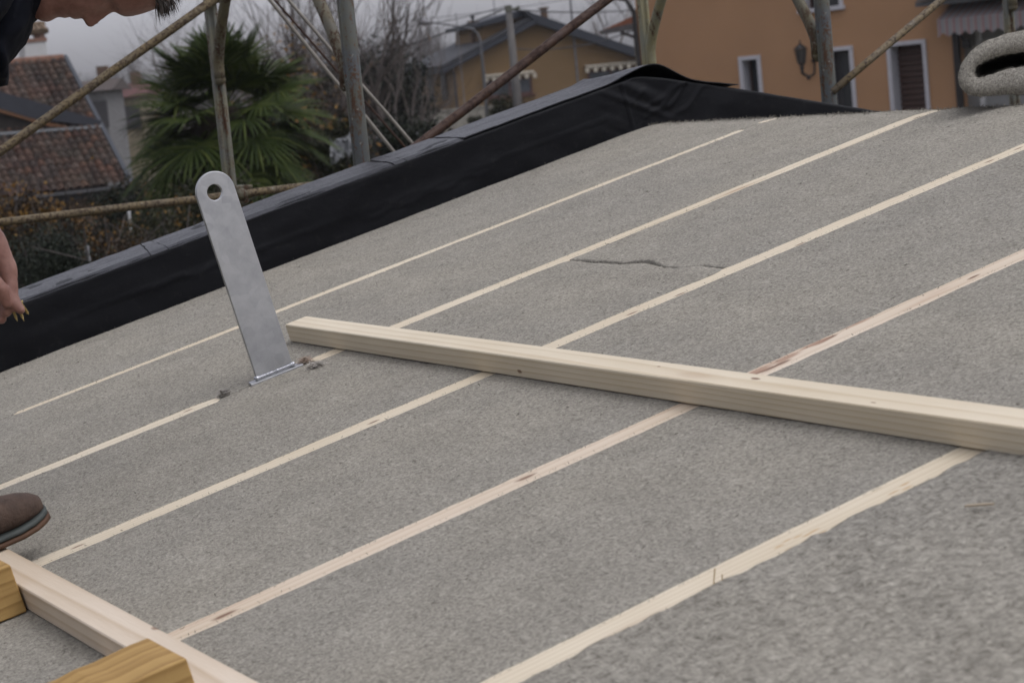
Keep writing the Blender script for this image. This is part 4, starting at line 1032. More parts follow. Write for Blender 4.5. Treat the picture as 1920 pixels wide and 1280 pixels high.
# ---- tiled house on the left
GLASS = NT('dark_glass').set((.02, .022, .026), .12, 0, .6)
WHITE = m_plain('white_plaster', (.42, .42, .41), .9, var=.06, scale=3)
LEADC = m_plain('dark_grey_fascia', (.024, .026, .033), .6, var=.15)
SOFF = m_plain('varnished_soffit', (.11, .05, .02), .6)
cols = [(.028, .018, .015), (.046, .025, .019), (.066, .038, .028), (.034, .024, .020), (.080, .058, .048), (.088, .042, .026), (.05, .036, .03), (.024, .018, .016)]
Pr = at(118, 111, 60.0); Pe = at(241, 346, 56.6)
Bv = Pe - Pr; Bh = Vector((Bv.x, Bv.y, 0)); Ah = Vector((-Bh.y, Bh.x, 0)).normalized()
if Ah.dot(HR) < 0: Ah = -Ah
th = thing('tiled_house', Vector((Pe.x, Pe.y, 0)) - Ah * 3, 'old house with a steep red brown tiled roof and white chimney', 'house')
TILE = m_tiles('weathered_roof_tiles', cols, .205, .25, .35)
def tile_plane(Pe, Pr, width, name, parent, mat, wx=.205, wy=.25, amp=.11):
    """barrel tiles as real relief; local x along the eave, y up the slope; Pe and Pr are the right eave and ridge corners"""
    yv = Pr - Pe; L = yv.length; yv = yv / L; xv = Ah; zv = xv.cross(yv).normalized()
    O = Pe - xv * width; M = Matrix(((xv.x, yv.x, zv.x, O.x), (xv.y, yv.y, zv.y, O.y), (xv.z, yv.z, zv.z, O.z), (0, 0, 0, 1)))
    m = MB(); nc = int(width / wx) * 6; nr = int(L / wy); vs = []; r_ = random.Random(5)
    for i in range(nr + 1):
        for e in (0, 1):
            y = i * wy + (wy if e else 0)
            if y > L: y = L
            for j in range(nc + 1):
                x = j * width / nc; h = amp * abs(math.sin(PI * x / wx)) ** .8
                vs.append((x, y, h + (.035 if not e else 0.0) + .012 * nz(int(x / wx) * 3.1, i * 2.7, 0)))
    W = nc + 1
    for r in range(2 * (nr + 1) - 1):
        for j in range(nc): m.f.append((r * W + j, r * W + j + 1, (r + 1) * W + j + 1, (r + 1) * W + j))
    m.v = [Vector(v) for v in vs]
    return m.build(name, mat, parent, M=M, local=True, fix=False), M, L
tile_plane(Pe, Pr, 9.0, 'roof', th, TILE)
UPn = Ah.cross((Pr - Pe).normalized()).normalized(); UPn = UPn if UPn.z > 0 else -UPn
m = MB(); m.tube([Pr - Ah * 9 + UPn * .03, Pr + UPn * .03], .11, 10); m.build('ridge_tiles', m_plain('ridge_tile', (.15, .08, .055), .9, var=.4, scale=5), th, smooth=True)
m = MB(); yv = (Pr - Pe).normalized()
m.box(Pe.lerp(Pr, .5) + Ah * .06 + UPn * .02, (.10, (Pr - Pe).length + .1, .16), (Ah, yv, UPn)); m.box(Pe.lerp(Pr, .5) + Ah * .13 - UPn * .10, (.05, (Pr - Pe).length + .1, .26), (Ah, yv, UPn))
m.build('verge_board', m_plain('blue_grey_verge', (.030, .034, .043), .6, var=.1), th)
Bn = Bh.normalized(); m = MB()
m.box(Pe - Ah * 4.5 - ZUP * .12 - Bn * .05, (9.1, .10, .22), (Ah, Bn, ZUP)); m.tube([Pe - Ah * 9 + Bn * .06 - ZUP * .06, Pe + Bn * .06 - ZUP * .06], .07, 8)
m.build('gutter', m_plain('dark_gutter', (.022, .022, .024), .5), th)
m = MB(); q = Pe - Bn * .55; r = Pr + (Pr - Pe); r2 = Vector((Pr.x, Pr.y, 0)) - Bn * (Bh.length - .5) * 1.0
poly = [Vector((q.x, q.y, 0)), Vector((q.x, q.y, q.z - .0)) - ZUP * .0, Pr - UPn * .25, Vector((r2.x, r2.y, q.z)), Vector((r2.x, r2.y, 0))]
m.prism([p - Ah * .35 for p in poly], -Ah * 8.6); m.build('wall', m_plain('brown_plaster', (.16, .11, .075), .9), th)
# gablet with dark verges standing out of the roof
gq = lambda x, y, o=.0: hit(x, y, Pe + UPn * o, UPn)
fr = lambda x, y: hit(x, y, gq(190, 237, .05), Bn)
m = MB(); m.prism([fr(-250, 100), fr(190, 226), fr(190, 238), fr(60, 222), fr(-250, 128)], -Bn * 1.1)
g = m.build('gablet_roof', LEADC, th)
m = MB(); m.prism([fr(-250, 129), fr(60, 223), fr(130, 238), fr(96, 238), fr(-250, 139)], -Bn * .9); m.build('soffit', SOFF, g)
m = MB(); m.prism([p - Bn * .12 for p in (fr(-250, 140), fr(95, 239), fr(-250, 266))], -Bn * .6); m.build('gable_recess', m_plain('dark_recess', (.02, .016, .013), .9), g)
m = MB(); a_, b_ = fr(-250, 270), fr(190, 239); m.tube([a_ + Bn * .05, b_ + Bn * .05], .06, 8); m.box(a_.lerp(b_, .5) - ZUP * .1, ((b_ - a_).length, .1, .14), ((b_ - a_).normalized(), Bn, ZUP))
m.build('gablet_gutter', m_plain('pale_gutter', (.09, .095, .10), .4, .3), g)
# chimney
cw = .62; cb = at(64, 118, 61.5); ch = MB()
ch.box(cb + ZUP * .05, (cw, cw, 1.0), (Ah, Bn, ZUP)); cho = ch.build('chimney', WHITE, th)
m = MB(); CH = m_plain('chimney_brick', (.19, .11, .08), .9, scale=20)
zt = cb.z + .55; u_ = Vector((cb.x, cb.y, zt)); m.box(u_ + ZUP * .05, (cw + .06, cw + .06, .10), (Ah, Bn, ZUP))
for i in (-1, 1):
    for j in (-1, 1): m.box(u_ + Ah * i * (cw / 2 - .08) + Bn * j * (cw / 2 - .08) + ZUP * .18, (.15, .15, .16), (Ah, Bn, ZUP))
m.build('chimney_top', CH, cho)
m = MB()
for i in range(5):
    for s in (-1, 1):
        a_ = u_ + Ah * (-.32 + .16 * i); m.tube([a_ + ZUP * .46, a_ + Bn * s * .40 + ZUP * .27], [.07, .09], 8)
m.tube([u_ - Ah * .42 + ZUP * .49, u_ + Ah * .42 + ZUP * .49], .08, 8); m.build('chimney_cap', m_plain('cap_tiles', (.12, .085, .055), .9, var=.5, scale=9), cho)

# ---- brown house
th13 = math.radians(13); Ab = HR * math.cos(th13) + HF * math.sin(th13); Bb = -HR * math.sin(th13) + HF * math.cos(th13)
C = at(850, 140, 95); fb = lambda x, y, o=0.0: hit(x, y, C + Bb * o, Bb)
def gnd(p): return Vector((p.x, p.y, 0))
br = thing('brown_house', gnd(C), 'ochre brown gabled house with dark roof and two fringed window awnings', 'house')
OCH = m_plain('ochre_render', (.142, .089, .040), .9, var=.07, scale=.8); SLATE = m_plain('dark_slate_roof', (.028, .029, .033), .7, var=.2, scale=4)
FASC = m_plain('blue_black_fascia', (.020, .023, .031), .6, var=.1)
l, a_, r = fb(852, 128), fb(1003, 46), fb(1330, 152)
m = MB(); m.prism([gnd(l), l, a_, r, gnd(r)], Bb * 7.5); bw = m.build('wall', OCH, br)
def slab(pts, mat, front, back, name, parent): m = MB(); m.prism([p - Bb * front for p in pts], Bb * (front + back)); return m.build(name, mat, parent)
slab([fb(1006, 42), fb(828, 138), fb(826, 130), fb(999, 36)], FASC, .5, 7.8, 'roof', br)
slab([fb(826, 129), fb(823, 124), fb(990, 33), fb(998, 35)], SLATE, .42, 8.4, 'roof_covering', br)
slab([fb(976, 20), fb(1350, 146), fb(1350, 162), fb(1004, 46)], FASC, .5, 7.8, 'roof', br)
up = [fb(905, 96, .8), fb(905, 50, .8), fb(974, 29, .8), fb(1003, 41, .8), fb(1003, 60, .8)]
m = MB(); m.prism(up, Bb * 5.5); m.build('upper_wall', OCH, br)
slab([fb(980, 18, .3), fb(893, 44, .3), fb(894, 52, .3), fb(982, 31, .3)], FASC, .0, 6.5, 'upper_roof', br)
CHB = m_plain('brown_chimney', (.09, .055, .034), .9)
for (x, yb, yt, w, o, hat) in ((891, 84, 42, .30, 2.2, 1), (1022, 48, 17, .26, 4.0, 0)):
    b_, t_ = fb(x, yb, o), fb(x - 2, yt, o); m = MB(); m.box(Vector((b_.x, b_.y, (b_.z + t_.z) / 2)), (w, w, t_.z - b_.z), (Ab, Bb, ZUP)); m.box(Vector((b_.x, b_.y, t_.z + .03)), (w + .14, w + .14, .07), (Ab, Bb, ZUP))
    co = m.build('chimney', CHB, br)
    if hat: m = MB(); m.tube([Vector((b_.x, b_.y, t_.z + .06)), Vector((b_.x, b_.y, t_.z + .17))], .06, 8); m.ball(Vector((b_.x, b_.y, t_.z + .24)), .11, 8, 6, (1, 1, .8)); m.build('cowl', LEADC, co)
WFR = m_plain('red_brown_frame', (.07, .032, .025), .6); AWN = m_plain('cream_awning', (.34, .31, .25), .9); AWND = m_plain('dark_awning', (.10, .095, .08), .9)
def bwin(x0, y0, x1, y1, parent, n_, fm=WFR, aw=None):
    p0, p1 = fb(x0, y0), fb(x1, y1); w = (p1 - p0).dot(Ab); z1 = (fb(x0, y0).z + fb(x1, y0 - (x1 - x0) * .10).z) / 2; z0 = z1 - abs((y1 - y0)) * 95 / F
    mid_ = p0 + Ab * (w / 2); mid_.z = (z0 + z1) / 2; hgt = z1 - z0; t = .09
    m = MB()
    for s in (-1, 1): m.box(mid_ + Ab * s * (w / 2 - t / 2), (t, .10, hgt), (Ab, Bb, ZUP)); m.box(mid_ + ZUP * s * (hgt / 2 - t / 2), (w - 2 * t, .10, t), (Ab, Bb, ZUP))
    m.box(mid_, (t, .10, hgt - 2 * t), (Ab, Bb, ZUP)); m.box(mid_ - ZUP * (hgt / 2 + .05) - Bb * .06, (w + .2, .2, .08), (Ab, Bb, ZUP))
    f = m.build('window', fm, parent); m = MB(); m.box(mid_ - Bb * .012, (w - 2 * t, .03, hgt - 2 * t), (Ab, Bb, ZUP)); m.build('pane', m_plain('blue_grey_shutter', (.04, .045, .053), .4), f)
    if aw:
        m = MB(); top = mid_ + ZUP * (hgt / 2 + .14); k_ = int(w / .33)
        for i in range(k_ * 2 + 1):
            x = -w / 2 - .08 + (w + .16) * i / (k_ * 2); hh = .20 if i % 2 == 0 else .05
            m.box(top + Ab * x - Bb * .32 - ZUP * (.11 + hh / 2 - .11), (.16 if i % 2 == 0 else .10, .03, hh), (Ab, Bb, ZUP))
        m.prism([top - Ab * (w / 2 + .1) + ZUP * .12, top - Ab * (w / 2 + .1) - Bb * .34 + ZUP * .06, top - Ab * (w / 2 + .1) - Bb * .34 + ZUP * .03, top - Ab * (w / 2 + .1) + ZUP * .09], Ab * (w + .2))
        a1 = m.build('fringed_awning', AWN, f)
bwin(912, 152, 1000, 184, br, 1, aw=1); bwin(1101, 134, 1192, 172, br, 2, aw=1)
# windows of the side wall
cs = l + Bb * .0
for o in (2.3, 5.2):
    p = l + Bb * o - Ab * .03 - ZUP * .75; m = MB(); m.box(p, (.08, 1.05, 1.15), (Ab, Bb, ZUP)); f = m.build('window', m_plain('dark_side_frame', (.03, .028, .03), .5), br)
    m = MB(); m.box(p - Ab * .035, (.03, .85, .95), (Ab, Bb, ZUP)); m.build('pane', GLASS, f)
m = MB(); g0 = l - Ab * .05 - Bb * .05; m.tube([g0 - ZUP * .1, gnd(g0)], .05, 8); m.build('downpipe', LEADC, br)
# pale garden wall before it
m = MB(); w0, w1 = at(796, 213, 78), at(935, 199, 80); dv = (w1 - w0); dv.z = 0; dn_ = dv.normalized()
zt = w0.z; m.box(Vector(((w0.x + w1.x) / 2, (w0.y + w1.y) / 2, zt / 2)), (dv.length, .2, zt), (dn_, dn_.cross(ZUP), ZUP)); m.box(Vector(((w0.x + w1.x) / 2, (w0.y + w1.y) / 2, zt + .03)), (dv.length + .1, .28, .06), (dn_, dn_.cross(ZUP), ZUP))
tag(m.build('garden_wall', m_plain('pale_wall', (.17, .16, .135), .9, var=.1)), 'pale rendered garden wall under the brown house', 'wall')
# shed with a dark flat roof at the hedge
m0 = at(745, 262, 46); sh_ = thing('garden_shed', gnd(m0), 'low dark garden shed half hidden behind the parapet', 'shed')
m = MB(); m.box(gnd(m0) + ZUP * (m0.z / 2), (1.6, 1.4, m0.z), (HR, HF, ZUP)); m.build('wall', m_plain('shed_boards', (.05, .048, .045), .9), sh_)
m = MB(); m.box(m0 + ZUP * .05, (1.9, 1.7, .09), (HR, HF, ZUP)); m.build('roof', m_plain('grey_shed_roof', (.11, .11, .115), .6), sh_)
# crumpled plastic
m = MB(); p0 = at(652, 272, 26); rr = random.Random(4); nn = 16; vs = []
for i in range(nn):
    for j in range(nn):
        u, v = i / (nn - 1) - .5, j / (nn - 1) - .5
        vs.append(p0 + HR * (u * .42) + Vector((0, 0, .10 * nz(u * 9, v * 9, 3) + v * .22 + u * .12)) + HF * (.12 * nz(u * 7, v * 7, 8) + v * .3))
m.v = vs; m.f = [(i * nn + j, i * nn + j + 1, (i + 1) * nn + j + 1, (i + 1) * nn + j) for i in range(nn - 1) for j in range(nn - 1)]
o = m.build('plastic_sheet', NT('white_plastic').set((.13, .135, .14), .5, 0, .3), fix=False); tag(o, 'crumpled white plastic sheet among the shrubs behind the post', 'plastic sheet')
sd = o.modifiers.new('Solidify', 'SOLIDIFY'); sd.thickness = .004

# ---- orange house
t4 = math.radians(-40); Ao = HR * math.cos(t4) + HF * math.sin(t4); No = -HF * math.cos(t4) + HR * math.sin(t4)
Co = at(1790, 100, 44.0); fo = lambda x, y, o=0.0: hit(x, y, Co + No * o, No)
O0 = fo(1199, 100); O0g = gnd(O0)
oh = thing('orange_house', O0g, 'apricot orange rendered house with white framed openings', 'house')
ORG = m_plain('apricot_render', (.335, .192, .103), .9, var=.07, scale=.5)
def oa(x, y): p = fo(x, y); return (p - O0g).dot(Ao), p.z
aw0 = oa(1787, 150)[0]
holes = []
ax, az = oa(1385, 109); bx_, _ = oa(1422, 106); holes.append([ax + .05, bx_ - .05, az - 1.25, az - .05, 'window'])
ax, az = oa(1541, 93); bx_, _ = oa(1593, 89); holes.append([ax + .05, bx_ - .05, ZC - 1.95, az - .05, 'door'])
ax, az = oa(1658, 82); bx_, _ = oa(1729, 75); holes.append([ax + .06, bx_ - .06, ZC - 1.95, az - .06, 'shutter'])
ax, az = oa(1500, 22); bx_, zb = oa(1576, 16); holes.append([ax + .05, bx_ - .05, zb + .05, zb + 1.3, 'upper'])
def W3(a, z, o=0.0): return O0g + Ao * a + ZUP * z + No * o
def wall_holes(W, Ht, holes, mat, name, parent, thick=.32):
    xs = sorted({0, W, *[h[0] for h in holes], *[h[1] for h in holes]}); zs = sorted({0, Ht, *[h[2] for h in holes], *[h[3] for h in holes]}); m = MB()
    for x0, x1 in zip(xs, xs[1:]):
        for z0, z1 in zip(zs, zs[1:]):
            if any(h[0] <= (x0 + x1) / 2 <= h[1] and h[2] <= (z0 + z1) / 2 <= h[3] for h in holes): continue
            m.quad(W3(x0, z0), W3(x1, z0), W3(x1, z1), W3(x0, z1))
    for (x0, x1, z0, z1, *_r) in holes:
        for (a, b) in (((x0, z0), (x1, z0)), ((x1, z0), (x1, z1)), ((x1, z1), (x0, z1)), ((x0, z1), (x0, z0))): m.quad(W3(*a), W3(*b), W3(*b, -thick), W3(*a, -thick))
    for (a, b) in (((0, 0), (0, Ht)), ((0, Ht), (W, Ht)), ((W, Ht), (W, 0))): m.quad(W3(*a), W3(*b), W3(*b, -8 if a[0] == 0 else -.4), W3(*a, -8 if a[0] == 0 else -.4))
    return m.build(name, mat, parent)
wall_holes(aw0, 8.2, holes, ORG, 'wall', oh)
FRW = m_plain('white_stone_frame', (.42, .41, .43), .8, var=.06); REV = m_plain('grey_white_reveal', (.36, .36, .385), .8, var=.05)
BROWN = m_plain('brown_shutter', (.050, .024, .017), .6, var=.1); DKD = m_plain('dark_door', (.035, .033, .034), .5)
for (x0, x1, z0, z1, kd) in holes:
    t = .085; m = MB()
    m.box(W3(x0 - t / 2 + .012, (z0 + z1) / 2, .012), (t, .05, z1 - z0), (Ao, No, ZUP)); m.box(W3(x1 + t / 2 - .012, (z0 + z1) / 2, .012), (t, .05, z1 - z0), (Ao, No, ZUP)); m.box(W3((x0 + x1) / 2, z1 + t / 2 - .012, .012), (x1 - x0 + 2 * t - .024, .05, t), (Ao, No, ZUP))
    if kd in ('window', 'upper'): m.box(W3((x0 + x1) / 2, z0 - t / 2 + .012, .03), (x1 - x0 + 2 * t + .05, .12, t), (Ao, No, ZUP))
    pr = m.build({'shutter': 'shuttered_door', 'upper': 'window'}.get(kd, kd), FRW, oh)
    m = MB()
    for a in (x0 + .004, x1 - .012): m.box(W3(a + .004, (z0 + z1) / 2, -.16), (.008, .30, z1 - z0 - .02), (Ao, No, ZUP))
    m.box(W3((x0 + x1) / 2, z1 - .008, -.16), (x1 - x0 - .03, .30, .008), (Ao, No, ZUP)); m.build('reveal', REV, pr)
    if kd == 'shutter':
        m = MB(); k = int((z1 - z0) / .115)
        for i in range(k): m.box(W3((x0 + x1) / 2, z0 + .0575 + i * .115, -.27), (x1 - x0 - .03, .022, .085), (Ao, (No * math.cos(.25) + ZUP * math.sin(.25)), (ZUP * math.cos(.25) - No * math.sin(.25))))
        m.box(W3((x0 + x1) / 2, (z0 + z1) / 2, -.305), (x1 - x0, .02, z1 - z0), (Ao, No, ZUP)); m.build('roller_shutter', BROWN, pr)
    elif kd == 'door':
        m = MB(); m.box(W3((x0 + x1) / 2, (z0 + z1) / 2, -.29), (x1 - x0 - .02, .04, z1 - z0), (Ao, No, ZUP)); lf_ = m.build('door_leaf', DKD, pr)
        m = MB(); m.box(W3((x0 + x1) / 2 + .02, (z0 + z1) / 2 + .1, -.262), (x1 - x0 - .3, .02, (z1 - z0) * .8), (Ao, No, ZUP)); m.build('pane', GLASS, lf_)
    else:
        m = MB(); w = x1 - x0
        m.box(W3((x0 + x1) / 2, (z0 + z1) / 2, -.29), (w - .02, .03, z1 - z0 - .02), (Ao, No, ZUP)); pn_ = m.build('pane', GLASS, pr)
        m = MB()
        for a in (x0 + .03, x1 - .03): m.box(W3(a, (z0 + z1) / 2, -.265), (.05, .04, z1 - z0 - .03), (Ao, No, ZUP))
        m.build('sash', BROWN, pn_)
DPIPE = m_plain('dark_brown_pipe', (.022, .019, .018), .45)
m = MB(); m.tube([W3(-.55, oa(1165, 2)[1] + .12, .2), W3(-.12, oa(1196, 4)[1] + .08, .16), W3(.02, oa(1203, 22)[1], .10), W3(.05, 3.0, .07), W3(.05, 0, .07)], .055, 10); m.build('downpipe', DPIPE, oh, smooth=True)
m = MB(); m.box(W3(aw0 + .06, 4.1, .02), (.12, .10, 8.2), (Ao, No, ZUP)); m.build('downpipe', DPIPE, oh)
# recessed porch with striped awning at the right
m = MB(); m.box(W3(aw0 + 3.0, 4.1, -.55), (6.0, .3, 8.2), (Ao, No, ZUP)); m.build('porch_wall', m_plain('pale_grey_wall', (.23, .23, .225), .9, var=.06), oh)
m = MB(); m.box(W3(aw0 + .35, ZC - .7, -.37), (.10, .06, 3.2), (Ao, No, ZUP)); m.box(W3(aw0 + 1.5, ZC - 1.55, -.5), (2.6, .06, .9), (Ao, No, ZUP)); m.build('porch_parapet', m_plain('white_parapet', (.52, .52, .52), .9), oh)
z_t = oa(1772, 16)[1]; z_m = oa(1780, 36)[1]; z_b = oa(1780, 68)[1]; aA = oa(1765, 20)[0]
m = MB(); m.box(W3(aA + 2.7, z_t + .12, .55), (5.8, .5, .10), (Ao, No, ZUP)); m.box(W3(aA + 2.7, z_t + .28, .3), (5.6, 1.2, .2), (Ao, No, ZUP)); m.build('eaves_board', m_plain('dark_eaves', (.10, .10, .105), .6), oh)
AW2 = NT('striped_awning_cloth'); p_ = AW2.new('SeparateXYZ', {0: AW2.tc.outputs['Object']}).outputs; sf = AW2.math('FRACT', AW2.math('DIVIDE', p_[0], .155))
AW2.set(AW2.ramp(sf, [(0.0, (.25, .215, .21)), (.22, (.25, .215, .21)), (.26, (.24, .135, .13)), (.48, (.24, .135, .13)), (.52, (.25, .235, .23)), (.72, (.19, .205, .22)), (.9, (.25, .22, .215))]), .9)
Mo = Matrix(((Ao.x, No.x, 0, 0), (Ao.y, No.y, 0, 0), (0, 0, 1, 0), (0, 0, 0, 1))); Mo.translation = W3(aA + .15, z_m, .62)
m = MB(); m.prism([(0, 0, 0), (0, -.62, .30), (0, -.62, .28), (0, 0, -.02)], (5.4, 0, 0)); awo = m.build('awning', AW2.m, oh, M=Mo, local=True)
m = MB(); sc_ = .235; nS = int(5.4 / sc_); hv = z_m - z_b; pts = []
for i in range(nS * 10 + 1):
    x = i * sc_ / 10; pts.append((x, -hv * .78 - hv * .22 * abs(math.cos(PI * x / sc_)) ** 1.4))
k = len(pts); vs = []
for y in (.004, -.004):
    vs += [(x, y, -.012) for x, z in pts] + [(x, y, z) for x, z in pts]
m.v = [Vector(v) for v in vs]
for i in range(k - 1): m.f += [(i, i + 1, k + i + 1, k + i), (2 * k + i, 3 * k + i, 3 * k + i + 1, 2 * k + i + 1), (k + i, k + i + 1, 3 * k + i + 1, 3 * k + i)]
m.build('valance', AW2.m, awo, M=Mo, local=True, fix=False)
m = MB(); m.tube([W3(aA + .35, z_b + .02, .1), W3(aA + .45, z_b - .25, .05)], .03, 8); m.box(W3(aA + .42, z_b - .18, .02), (.14, .12, .16), (Ao, No, ZUP)); m.build('awning_bracket', DPIPE, oh)
# wall lantern
lp = fo(1503, 120, .32); IRON = m_plain('black_iron', (.012, .012, .013), .45)
ln = thing('wall_lantern', lp, 'black iron wall lantern on the orange house', 'lantern')
u = lambda y: fo(1503, y, .32).z
m = MB(); zt_, zb_ = u(92), u(118); m.tube([Vector((lp.x, lp.y, zt_ + .13)), Vector((lp.x, lp.y, zt_ + .09)), Vector((lp.x, lp.y, zt_ + .075)), Vector((lp.x, lp.y, zt_))], [.02, .03, .07, .15], 6); m.ball((lp.x, lp.y, zt_ + .16), .022, 8, 6)
m.tube([(lp.x, lp.y, zb_), (lp.x, lp.y, zb_ - .05)], [.085, .06], 6)
for k in range(6): a = 2 * PI * k / 6; m.tube([(lp.x + .125 * math.cos(a), lp.y + .125 * math.sin(a), zt_), (lp.x + .08 * math.cos(a), lp.y + .08 * math.sin(a), zb_)], .011, 5)
m.build('cage', IRON, ln)
m = MB(); m.tube([(lp.x, lp.y, zt_ - .005), (lp.x, lp.y, zb_ + .005)], [.112, .070], 6); m.build('glass', NT('lantern_glass').set((.07, .065, .06), .2, 0, .5), ln)
m = MB(); m.tube([Vector((lp.x, lp.y, zb_ - .05)), Vector((lp.x, lp.y, zb_ - .20)), Vector((lp.x, lp.y, zb_ - .24)) - No * .05, Vector((lp.x, lp.y, zb_ - .30)) - No * .16 + Ao * .06, Vector((lp.x, lp.y, zb_ - .25)) - No * .30 + Ao * .10], [.03, .035, .03, .024, .02], 8)
m.ball(Vector((lp.x, lp.y, zb_ - .32)) + Ao * .08 - No * .1, .045, 8, 6); m.ball(Vector((lp.x, lp.y, zb_ - .1)), .05, 8, 6); m.tube([Vector((lp.x, lp.y, zb_ - .24)) - No * .30 + Ao * .10, Vector((lp.x, lp.y, zb_ + .05)) - No * .31 + Ao * .13], .02, 8); m.ball(Vector((lp.x, lp.y, zb_ + .02)) + Ao * .13 - No * .25, .045, 8, 6)
m.build('bracket', IRON, ln)

# ---- tiled lean-to seen between the two houses
ax_ = thing('tiled_porch', gnd(at(1190, 60, 62)), 'small porch with an orange tiled roof, left of the orange house', 'porch')
ph = lambda x, y, o=0: hit(x, y, at(1190, 60, 62) + HF * o, HF)
PT = m_tiles('orange_tiles', [(.15, .055, .03), (.18, .07, .04), (.13, .046, .025)], .2, .3, .1)
m = MB(); m.prism([ph(1132, 56), ph(1200, 24), ph(1200, 40), ph(1134, 61)], HF * 2.5); m.build('roof', PT, ax_)
m = MB(); m.prism([ph(1128, 57) - HF * .15, ph(1200, 41) - HF * .15, ph(1200, 54) - HF * .15, ph(1132, 64) - HF * .15], HF * 1.2); m.build('eaves_beam', m_plain('dark_eaves_beam', (.06, .055, .055), .7), ax_)
m = MB(); m.tube([ph(1163, 61) - HF * .05, ph(1202, 74) - HF * .05], .05, 6); m.build('brace', BARKD, ax_)
cpt = ph(1194, 58, .2); m = MB(); m.box(gnd(cpt) + ZUP * cpt.z / 2, (.20, .2, cpt.z), (HR, HF, ZUP)); m.build('column', m_plain('cream_column', (.18, .155, .115), .9), ax_)

# ---- far houses at the left
def far_house(x0, x1, yr, ye, yb, d, dep, label, wm, rm):
    p = lambda x, y: hit(x, y, at((x0 + x1) / 2, ye, d), HF)
    base = p(x0, ye); h = thing('far_house', gnd(p((x0 + x1) / 2, ye)), label, 'house', 'far houses beyond the palm')
    w = (p(x1, ye) - p(x0, ye)).dot(HR); z = p((x0 + x1) / 2, ye).z; zr = p((x0 + x1) / 2, yr).z; c = gnd(p((x0 + x1) / 2, ye))
    m = MB(); m.box(c + HF * dep / 2 + ZUP * z / 2, (w, dep, z), (HR, HF, ZUP)); m.build('wall', wm, h)
    m = MB(); a = c - HR * (w / 2 + .4) + ZUP * z
    m.prism([a - HF * .4 - ZUP * .05, a + HF * dep / 2 + ZUP * (zr - z), a + HF * (dep + .4) - ZUP * .05], HR * (w + .8)); r_ = m.build('roof', rm, h)
    m = MB(); q = c + HR * w * .2 + HF * dep * .5 + ZUP * zr; m.box(q, (.5, .5, 1.2), (HR, HF, ZUP)); m.build('chimney', CHB, r_)
    for k in (-.25, .2):
        m = MB(); m.box(c + HR * w * k - HF * .03 + ZUP * (z - 1.1), (.9, .08, 1.2), (HR, HF, ZUP)); m.build('window', DKD, h)
far_house(196, 262, 157, 181, 260, 115, 6, 'far yellowish house with a dull red roof behind the palm', m_plain('far_yellow_wall', (.15, .125, .08), .9), m_plain('far_red_roof', (.075, .03, .027), .9))
far_house(140, 196, 150, 170, 240, 100, 5, 'far grey white house between the tiled house and the palm', m_plain('far_grey_wall', (.13, .128, .125), .9), m_plain('far_brown_roof', (.06, .047, .042), .9))

# ---- street lamp, utility pole, wires, posts
GM = m_plain('grey_lamp_paint', (.085, .087, .092), .6)
lpd = 58; L = lambda x, y: hit(x, y, at(905, 120, lpd), HF)
b_ = L(914, 225); sl = thing('street_lamp', gnd(b_), 'grey street lamp with an arm curving left before the brown house', 'street lamp')
m = MB(); m.tube([gnd(b_) + HR * .03, L(914, 225), L(907, 140), L(900, 78), L(896, 64), L(886, 55), L(860, 50), L(806, 42)], [.05, .048, .045, .036, .03, .026, .022, .02], 8); m.build('pole', GM, sl, smooth=True)
m = MB(); a_ = L(808, 43); m.tube([a_, L(800, 43), L(793, 42), L(787, 41), L(783, 40.5)], [.03, .075, .085, .065, .02], 10); m.build('lamp_head', m_plain('lamp_head_grey', (.16, .16, .17), .4), sl, smooth=True)
U_ = lambda x, y: hit(x, y, at(962, 100, 50), HF)
t_ = U_(953, 14); up_ = thing('utility_pole', gnd(t_), 'grey concrete utility pole before the brown house', 'utility pole')
m = MB(); q_ = U_(972, 205); m.tube([gnd(q_), U_(972, 205), U_(953, 14)], [.135, .105, .075], 10); m.build('pole', m_plain('concrete_pole', (.105, .10, .095), .9, var=.15), up_, smooth=True)
m = MB(); m.box(t_ - ZUP * .03, (.16, .16, .14), (HR, HF, ZUP)); m.tube([t_ + HR * .05 - ZUP * .06, t_ + HR * .22 - ZUP * .05], .03, 6); m.ball(t_ + HR * .22 - ZUP * .03, .045, 8, 6); m.build('insulator', m_plain('old_insulator', (.10, .10, .08), .7), up_)
WIRE = m_plain('grey_wire', (.05, .05, .053), .6)
def wire(a, b, sag, r, label):
    a = Vector(a); b = Vector(b); m = MB(); m.tube([a.lerp(b, i / 24) - ZUP * sag * 4 * (i / 24) * (1 - i / 24) for i in range(25)], r, 5)
    tag(m.build('overhead_wire', WIRE), label, 'wire', 'overhead wires')
wire(t_, at(560, 122, 64), .25, .018, 'lowest overhead wire running left from the utility pole')
wire(t_ + ZUP * .03, at(700, 55, 75), .12, .012, 'upper overhead wire running left from the utility pole')
wire(U_(960, 19), at(1260, 12, 60), .10, .018, 'overhead wire running right from the utility pole to the orange house')
wire(U_(966, 92), at(1205, 50, 50), .18, .014, 'pale overhead wire crossing the brown gable')
wire(at(740, 40, 90), at(1150, -18, 90), .15, .012, 'faint overhead wire high above the brown house')
AN = m_plain('thin_mast', (.15, .15, .155), .5, .5)
def mast(x, y0, y1, d, r, label, cat='mast', name='mast'):
    a, b = at(x, y0, d), at(x, y1, d); b.x, b.y = a.x, a.y; m = MB(); m.tube([gnd(a), a, b], r, 7); tag(m.build(name, AN), label, cat)
mast(1073, 40, -30, 96, .05, 'grey mast above the right slope of the brown house')
mast(931, 60, -30, 96.5, .022, 'thin aerial mast above the left roof of the brown house')
mast(858, 60, 25, 90, .02, 'thin aerial left of the street lamp pole')
PALE = m_plain('white_painted_post', (.40, .40, .40), .7)
